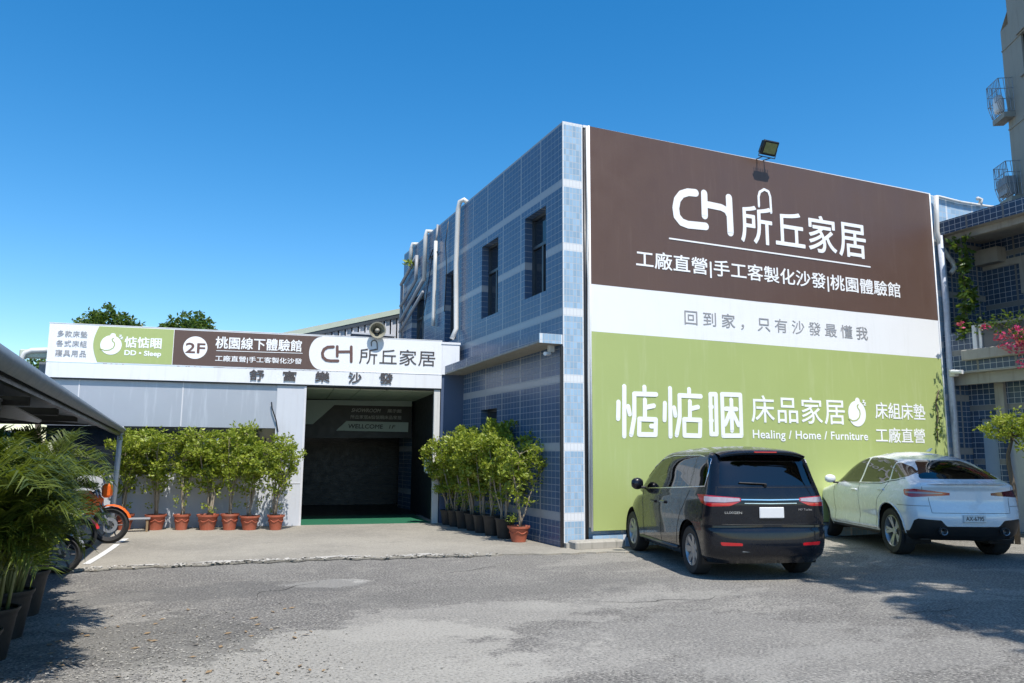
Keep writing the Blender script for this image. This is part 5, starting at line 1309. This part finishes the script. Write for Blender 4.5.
q = onZ(66,575)
m3 = motorbike('motor_scooter', (q.x-1.28,q.y+.45,.0), math.radians(-15), 'greyp', 'greyp', True); tag(m3, 'grey and black motor scooter half hidden behind the potted palms', 'scooter')

# ------------------------------------------------------------------ right wing
RW = empty('balcony_wing', (9.75,0,0)); tag(RW, 'blue tiled wing with a deep balcony and flat canopy at the right edge', 'building')
XW = 9.75
def rp(x,y,z): return V(x-XW,y,z)
b = MB(); # canopy slab at roof
b.add([rp(9.75,-.02,6.67),rp(9.75,-9.0,6.67),rp(9.75,-9.0,6.99),rp(9.75,-.02,6.99)], [(0,1,2,3)]); b.add([rp(9.75,-.02,6.99),rp(9.75,-9.0,6.99),rp(15,-9.0,6.99),rp(15,-.02,6.99)], [(0,1,2,3)])
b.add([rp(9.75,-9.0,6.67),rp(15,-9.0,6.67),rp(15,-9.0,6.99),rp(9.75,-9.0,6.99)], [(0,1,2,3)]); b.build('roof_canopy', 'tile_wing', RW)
b = MB(); b.add([rp(9.75,-.02,6.67),rp(9.75,-9.0,6.67),rp(15,-9.0,6.67),rp(15,-.02,6.67)], [(0,1,2,3)]); b.box(rp(9.95,-8.9,6.52),rp(10.1,-.03,6.668)); b.box(rp(11.0,-.6,6.1),rp(11.3,-.03,6.45)); b.build('canopy_soffit', 'plaster', RW)
# recessed upper wall at X=11.3
b = MB(); wall_with_holes(b, -9.0, -.02, 3.5, 6.67, [(-3.3,-1.25,3.55,5.75)], lambda u,z,d: rp(11.3+d,u,z), .2)
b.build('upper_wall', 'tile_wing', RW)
b = MB()
for y0,y1,z0,z1 in ((-3.3,-3.24,3.55,5.75),(-1.31,-1.25,3.55,5.75),(-3.24,-1.31,5.68,5.75),(-3.24,-1.31,5.0,5.06),(-2.0,-1.94,3.55,5.0)): b.box(rp(11.28,y0,z0),rp(11.38,y1,z1))
fr_ = b.build('balcony_door_frame', 'pvc', RW); b = MB(); b.box(rp(11.4,-3.25,3.55),rp(11.42,-1.3,5.7)); b.build('pane', 'wglass', fr_)
b = MB(); b.box(rp(11.33,-3.2,3.55),rp(11.36,-3.18,5))
for k in range(9): b.tube([rp(11.22,-1.35-k*.16,3.6),rp(11.22,-1.35-k*.16,4.95)], .01, 5)
b.build('window_bars', 'steel', RW)
b = MB(); b.box(rp(11.26,-9.0,6.0),rp(11.30,-.03,6.16)); b.box(rp(11.26,-1.1,5.3),rp(11.298,-.9,6.0)); b.build('ring_beam', 'plaster', RW)
b = MB(); b.box(rp(9.9,-9.0,0),rp(15,-9.2,6.99)); b.build('added_end_wall', 'tile_wing', RW)  # unseen wall, added with the lengthened wing to keep light out of the recess
# parapet
b = MB(); 
b.add([rp(9.75,-.02,3.47),rp(9.75,-.74,3.47),rp(9.75,-.74,4.36),rp(9.75,-.02,4.36)], [(0,1,2,3)])
b.add([rp(9.75,-.74,3.47),rp(9.75,-9.0,3.47),rp(9.75,-9.0,3.70),rp(9.75,-.74,3.70)], [(0,1,2,3)])
b.add([rp(9.75,-.02,4.36),rp(9.75,-.74,4.36),rp(9.9,-.74,4.36),rp(9.9,-.02,4.36)], [(0,1,2,3)])
b.add([rp(9.9,-.02,3.6),rp(9.9,-.74,3.6),rp(9.9,-.74,4.36),rp(9.9,-.02,4.36)], [(0,1,2,3)])
b.build('balcony_parapet', 'tile_wing', RW)
b = MB(); b.rbox(rp(9.60,-9.0,3.70),rp(9.86,-.52,3.93), .015); b.build('balcony_ledge', 'plaster', RW)
b = MB(); b.box(rp(9.755,-9.0,3.44),rp(11.3,-.02,3.62)); b.build('balcony_slab', 'plaster', RW)
b = MB(); b.box(rp(9.70,-.84,3.93),rp(9.80,-.75,4.46)); b.box(rp(9.70,-.95,3.93),rp(9.80,-.90,4.44)); b.build('railing_post', 'white_m', RW)
b = MB(); b.box(rp(9.71,-9.0,4.42),rp(9.79,-.9,4.47)); b.build('top_rail', 'plaster', RW)
b = MB(); b.box(rp(9.745,-9.0,3.95),rp(9.755,-.95,4.40)); 
b.build('railing_panel', mat('tinted_railing_panel',(.10,.11,.12),.35,var=.2), RW)
# ground floor wall
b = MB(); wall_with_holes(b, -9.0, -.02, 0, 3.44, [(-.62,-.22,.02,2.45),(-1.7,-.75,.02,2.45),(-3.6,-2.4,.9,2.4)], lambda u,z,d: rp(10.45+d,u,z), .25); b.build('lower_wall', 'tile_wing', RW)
b = MB(); b.box(rp(10.55,-.62,.02),rp(10.6,-.22,2.45)); b.build('side_door', 'paleb', RW)
b = MB(); b.box(rp(10.62,-1.25,.02),rp(10.66,-.75,2.45)); b.build('metal_door', 'grey_m', RW)
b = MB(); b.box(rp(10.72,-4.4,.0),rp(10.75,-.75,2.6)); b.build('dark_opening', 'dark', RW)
b = MB(); b.box(rp(9.95,-9.0,3.2),rp(10.1,-.03,3.438)); b.box(rp(10.35,-.9,2.5),rp(10.449,-.7,3.4)); b.build('beam', 'plaster', RW)
# end pier + flaking pipe at the corner next to banner
b = MB(); b.tube([V(-.0,-.12,6.66),V(.02,-.14,5),V(0,-.12,3.4),V(.02,-.13,0)], .07, 10); b.build('flaking_pipe', mat('flaking_white_paint',(.50,.53,.60),.6,var=.35,vs=14,stain=((.06,.07,.1),.8)), RW, True)
PD = empty('roof_drain_pipe', (9.62,-.1,7.2)); tag(PD, 'white PVC drain pipe curving down beside the right edge of the billboard', 'pipe')
q0 = V(9.62,-.1,7.2)
b = MB(); b.tube([onY(p_,q_,-.12)-q0 for p_,q_ in ((936,196),(936.5,215),(937,232),(940,244),(946,254),(952.5,262),(954.5,268),(951,273))], .055, 10); b.build('pipe', 'pvc', PD, True)
b = MB(); b.tube([onY(p_,q_,-.05)-q0 for p_,q_ in ((938,196.5),(960,202),(985,206),(1003,208))], .035, 8); b.tube([onY(980,205,-.05)-q0,onY(981,199.5,-.05)-q0,onY(977.5,198.5,-.05)-q0], .05, 8); b.build('parapet_pipe', 'pvc', PD, True)
# spotlight / cctv at corner
SL = empty('wall_spotlight', (9.7,-.25,3.4)); tag(SL, 'small white spotlight under the balcony corner beside the billboard', 'spotlight')
b = MB(); b.rbox((-.08,-.08,-.02),(.06,.08,.13), .015); b.build('box', 'pvc', SL); b = MB(); b.tube([(-.1,-.02,.08),(-.12,-.3,.05)], .045, 12); b.build('head', 'whitep', SL, auto=40)

# vine, bougainvillea, small tree, pot plant
def vine(name, path, m, cnt, spread, size, seed, label, cat, stem='bark_d', ext=None):
    rnd = random.Random(seed); r = empty(name, path[0]); b0 = Vector(path[0])
    s1 = MB(); s1.tube([Vector(p)-b0 for p in path], .015, 6); s1.build('stem', stem, r, True)
    lf = MB()
    for i in range(len(path)-1):
        A, B = Vector(path[i])-b0, Vector(path[i+1])-b0; k = max(2,int((B-A).length/.12))
        for j in range(k):
            for _ in range(2): leaves(lf, A.lerp(B,(j+rnd.random())/k)+V(rnd.gauss(0,spread*.45),rnd.gauss(0,spread*.45),rnd.gauss(0,spread*.35)), cnt, spread*.6, size, rnd, .9, -.2)
    lf.build('foliage', m, r); tag(r, label, cat); return r
def oX(px,py,x): return tuple(onX(px,py,x))
vine('climbing_vine', [oX(963,335,9.82),oX(967,312,9.8),oX(965,290,9.8),oX(962,262,9.8),oX(961,238,9.8)], 'leaf_t', 18, .17, .15, 3, 'green climbing vine with broad leaves under the roof canopy', 'vine')
bg_ = vine('bougainvillea', [oX(1040,350,9.5),oX(1018,332,9.5),oX(1000,324,9.7),oX(982,325,9.9),oX(962,328,10)], 'leaf_t', 9, .2, .09, 9, 'bougainvillea with bright pink flowers spilling over the balcony railing', 'flowering plant')
rnd = random.Random(4); b = MB(); b0 = Vector(oX(1040,350,9.5))
for px,py,c_,s_ in ((1018,337,26,.22),(1008,340,16,.16),(1022,345,20,.18),(1002,346,9,.08),(984,327,10,.09),(961,325,8,.08),(1023,362,16,.14),(1021,329,10,.1),(998,337,8,.1),(1014,350,8,.1),(1030,340,40,.3)):
    leaves(b, Vector(oX(px,py,9.45))-b0, int(c_*1.8), s_*1.1, .10, rnd)
b.build('flower', 'pink', bg_)
b = MB()
for px,py in ((1005,317),(1013,325),(1022,318),(992,322),(975,327)): leaves(b, Vector(oX(px,py,9.6))-b0, 26, .16, .09, rnd)
b.build('foliage', 'leaf_t', bg_)
iv = vine('hanging_ivy', [tuple(onY(p_,q_,-.09)) for p_,q_ in ((939,390),(936,402),(938,415),(937,428),(938,441))], 'leaf_d', 3, .1, .10, 8, 'thin dark ivy strand hanging on the right edge of the green billboard panel', 'vine')
# small tree at right
def small_tree(name, base, pts, crown, label, leafm='leaf', size=.075):
    r = empty(name, base); b0 = Vector(base); rnd = random.Random(12)
    b = MB(); P_ = [Vector(p)-b0 for p in pts]; b.tube(P_, [.05*(1-.5*i/len(P_)) for i in range(len(P_))], 8)
    lf = MB()
    for c,rd,n in crown:
        c = Vector(c)-b0; b.tube([P_[-1],P_[-1].lerp(c,.6)+V(0,0,.02),c], [.02,.012,.006], 5, False); 
        for _ in range(n): 
            d = V(rnd.gauss(0,1),rnd.gauss(0,1),rnd.gauss(0,.7)).normalized()*rd*rnd.random()**.4; leaves(lf, c+d, 14, .09, size, rnd)
    b.build('trunk', 'bark_d', r, True); lf.build('crown', leafm, r); tag(r, label, 'tree'); return r
xt = 8.3
small_tree('small_tree', tuple(V(*oX(1016,522,xt)[:2],0)), [tuple(V(*oX(1016,522,xt)[:2],0)),oX(1014,490,xt),oX(1009,465,xt),oX(1008,455,xt),oX(1012,438,xt)],
  [(oX(990,428,xt),.20,14),(oX(1000,421,xt),.22,18),(oX(1012,421,xt-.2),.24,20),(oX(1022,424,xt),.24,20),(oX(1004,434,xt),.2,14),(oX(1020,437,xt),.2,10),(oX(1032,430,xt),.3,20),(oX(1024,452,xt-.2),.14,6)], 'small bright green tree with a bare curved trunk behind the white car')
o = shrub('potted_shrub', 91, 1.5, .4, (.24,.17,.36), 'terra', nst=5, dens=1.0, leafm='leaf_t'); q = onZ(1021,527,0); o.location = (q.x+.12,q.y,0)
tag(o, 'dark green shrub in a terracotta pot at the right edge of the frame', 'potted shrub')

# ------------------------------------------------------------------ high-rise
D_ = ray(1015.5,200); D_ = V(D_.x,D_.y,0).normalized(); hb = CP+D_*33; hb.z = 0
ax = math.radians(30); FD = V(-math.sin(ax),-math.cos(ax),0)   # face direction toward the camera
HRn = empty('apartment_tower', hb); tag(HRn, 'tall beige apartment tower with caged balconies at the top right', 'building')
OUT = V(-math.cos(ax),math.sin(ax),0)    # outward normal of the visible face (to the left)
def hp(s_, o_, z): return FD*s_+OUT*o_+V(0,0,z)
def hz(px,py,s_):  # height on that face at pixel
    p = hb+FD*s_; d = ray(px,py); t = ((p-CP).dot(OUT))/d.dot(OUT); q_ = CP+d*t; return (q_-hb).dot(FD), q_.z
HT = 34
holes = []
for (pa,pb) in (((1012.5,109),(1022.5,132)),((1018,180),(1028,204)),((1005.5,47),(1011,68))):
    s0,z1 = hz(*pa,0); s1,z0 = hz(*pb,0)
    if z0 > z1: z0, z1 = z1, z0
    holes.append((min(s0,s1),max(s0,s1),z0,z1))
holes = [(1.3,2.6,15.3-3.1*1+.0,16.7-3.1),(1.3,2.6,15.3,16.7),(1.3,2.6,18.4,19.8),(1.3,2.6,9.1,10.5),(4,5.4,12.2,13.6),(4,5.4,15.3,16.7),(4,5.4,9.1,10.5)]
def HWp(u,z,d): return hp(u,-d,z)
ZS = hz(1003,29,0)[1]
b = MB(); wall_with_holes(b, 0, 12, 0, ZS, [h for h in holes if h[3] < ZS], HWp, .25); wall_with_holes(b, .55, 12, ZS, HT, [h for h in holes if h[2] > ZS], HWp, .25)
b.add([hp(0,0,ZS),hp(.55,0,ZS+.5),hp(.55,-10,ZS+.5),hp(0,-10,ZS)], [(0,1,2,3)]); holes = [h for h in holes if h[3] < ZS or h[2] > ZS]
for z in range(1,6): b.prism([hp(0,.0,z*3.1+1.2),hp(12,.0,z*3.1+1.2),hp(12,.0,z*3.1+1.26),hp(0,.0,z*3.1+1.26)], OUT*.03)
b.add([hp(0,0,0),hp(0,-10,0),hp(0,-10,ZS),hp(0,0,ZS)], [(0,1,2,3)]); b.add([hp(.55,0,ZS),hp(.55,-10,ZS),hp(.55,-10,HT),hp(.55,0,HT)], [(0,1,2,3)]); b.add([hp(12,0,0),hp(12,-10,0),hp(12,-10,HT),hp(12,0,HT)], [(0,1,2,3)]); b.add([hp(0,0,HT),hp(12,0,HT),hp(12,-10,HT),hp(0,-10,HT)], [(0,1,2,3)])
b.build('wall', 'hrise', HRn)
for a,c,d,e in holes:
    b = MB(); 
    for q4 in ((a,a+.06,d,e),(c-.06,c,d,e),(a+.06,c-.06,d,d+.06),(a+.06,c-.06,e-.06,e),((a+c)/2-.03,(a+c)/2+.03,d+.06,e-.06)):
        b.prism([hp(q4[0],-.12,q4[2]),hp(q4[1],-.12,q4[2]),hp(q4[1],-.12,q4[3]),hp(q4[0],-.12,q4[3])], OUT*.05)
    wf = b.build('window', 'black_m', HRn); b = MB(); b.add([hp(a,-.13,d),hp(c,-.13,d),hp(c,-.13,e),hp(a,-.13,e)], [(0,1,2,3)]); b.build('pane', 'wglass', wf)
    b = MB(); b.prism([hp(a-.15,.002,d-.16),hp(c+.15,.002,d-.16),hp(c+.15,.002,d-.06),hp(a-.15,.002,d-.06)], OUT*.08); b.prism([hp(a-.15,.002,e+.05),hp(c+.15,.002,e+.05),hp(c+.15,.002,e+.15),hp(a-.15,.002,e+.15)], OUT*.1); b.build('sill', 'hrise', wf)
# caged balconies at the far-left corner
for k,z in enumerate((11.0,14.2)):
    b = MB(); b.prism([hp(-.35,.38,z-.25),hp(.5,.38,z-.25),hp(.5,0,z-.25),hp(-.35,0,z-.25)], (0,0,.2)); bl = b.build('balcony', 'hrise', HRn)
    b = MB(); 
    for i in range(9):
        s_ = -.35+.85*i/8; b.tube([hp(s_,.38,z),hp(s_,.50,z+.45),hp(s_,.50,z+1.25)], .012, 4)
    for i in range(4): b.tube([hp(-.35,.0+.12*i,z),hp(-.35,.0+.16*i,z+1.25)], .012, 4); b.tube([hp(.5,.0+.12*i,z),hp(.5,.0+.16*i,z+1.25)], .012, 4)
    for hh,oo in ((.0,.38),(.45,.50),(.85,.50),(1.25,.50)): b.tube([hp(-.35,0,z+hh),hp(-.35,oo,z+hh),hp(.5,oo,z+hh),hp(.5,0,z+hh)], .014, 4)
    b.build('railing', 'steel', bl)
    if k == 1:
        b = MB(); b.lathe([(0,0),(.15,.02),(.18,.15),(.18,.55),(.12,.68),(0,.72)], 20, Matrix.Translation(hp(.1,.34,z+.05))); b.build('water_heater', 'whitep', bl, True)
    else:
        b = MB(); b.prism([hp(-.25,.1,z+.1),hp(.35,.1,z+.1),hp(.35,.1,z+.75),hp(-.25,.1,z+.75)], OUT*.35); b.build('air_conditioner', 'pvc_d', bl)

# ------------------------------------------------------------------ trees behind + shadow tree
def big_tree(name, base, H, crown, seed, label, leafm='leaf_t', size=.22, per=34, tr=.22, shape=1.0):
    r = empty(name, base); rnd = random.Random(seed); b = MB(); b0 = Vector(base)
    top = sum((Vector(c[0]) for c in crown), V(0,0,0))/len(crown)-b0; fork = V(top.x*.2,top.y*.2,H*.45)
    b.tube([(0,0,0),(.05,0,H*.2),fork], [tr,tr*.8,tr*.6], 10)
    lf = MB()
    for c,rd,n in crown:
        c = Vector(c)-b0; m_ = fork.lerp(c,.55)+V(rnd.gauss(0,.15),rnd.gauss(0,.15),.1); b.tube([fork,m_,c], [tr*.4,tr*.22,tr*.08], 6, False)
        for _ in range(n):
            d = V(rnd.gauss(0,1),rnd.gauss(0,1),rnd.gauss(0,.75)).normalized()*rd*rnd.random()**.35; leaves(lf, c+V(d.x,d.y,d.z*shape), per, rd*.22+.12, size, rnd, .7, .2)
    b.build('trunk', 'bark_d', r, True); lf.build('crown', leafm, r); tag(r, label, 'tree'); return r
def yb_(px,py,Y_): return tuple(onY(px,py,Y_))
YT = 30
def gb(px,Y_): q_ = onY(px,453,Y_); return (q_.x,q_.y,0)
big_tree('tree', gb(110,YT), 6, [(yb_(96,324,YT),.8,22),(yb_(108,322,YT),.75,20),(yb_(100,332,YT),1.1,26),(yb_(116,331,YT),.8,20),(yb_(127,325,YT),.55,14),(yb_(133,331,YT),.5,10)], 1, 'rounded dark green tree crown showing above the green part of the shop sign', per=26)
big_tree('tree', gb(187,YT), 6, [(yb_(188,325,YT),.75,20),(yb_(176,328,YT),.6,16),(yb_(198,328,YT),.7,18),(yb_(209,331,YT),.5,12),(yb_(165,330,YT),.45,10),(yb_(188,336,YT),1.0,20)], 2, 'rounded dark green tree crown showing above the brown part of the shop sign', per=26)
big_tree('tree', gb(37,22), 5, [(yb_(37,374,22),.6,22),(yb_(33,380,22),.6,18),(yb_(42,368,22),.4,12),(yb_(40,388,22),.8,14)], 3, 'small green tree seen through the gap left of the shop sign', per=26, size=.16)
# tall tree outside the frame: casts the dappled shade at lower right
SHD = math.tan(math.radians(EL))
crown = []; rnd = random.Random(21)
tb = (6.6,-9.6,0)
for i in range(125):
    # shadow target on the ground
    while True:
        gx = rnd.uniform(.9,6.6); gy = rnd.uniform(-8.0,-2.0)
        # region right of the line from (1.6,-4.4) to (.6,-8)
        if gx > 1.9+(gy+4.1)*.28: break
    h = rnd.uniform(9.2,12.5)
    if gy > -3: h = rnd.uniform(10,12.5)
    crown.append(((gx-h/SHD*math.sin(math.radians(AZ)), gy-h/SHD, h), rnd.uniform(.45,.8), 12))
big_tree('tree', tb, 12, crown, 31, 'tall spreading tree beside the car park, casting dappled shade by the cars', size=.21, per=38, tr=.25)
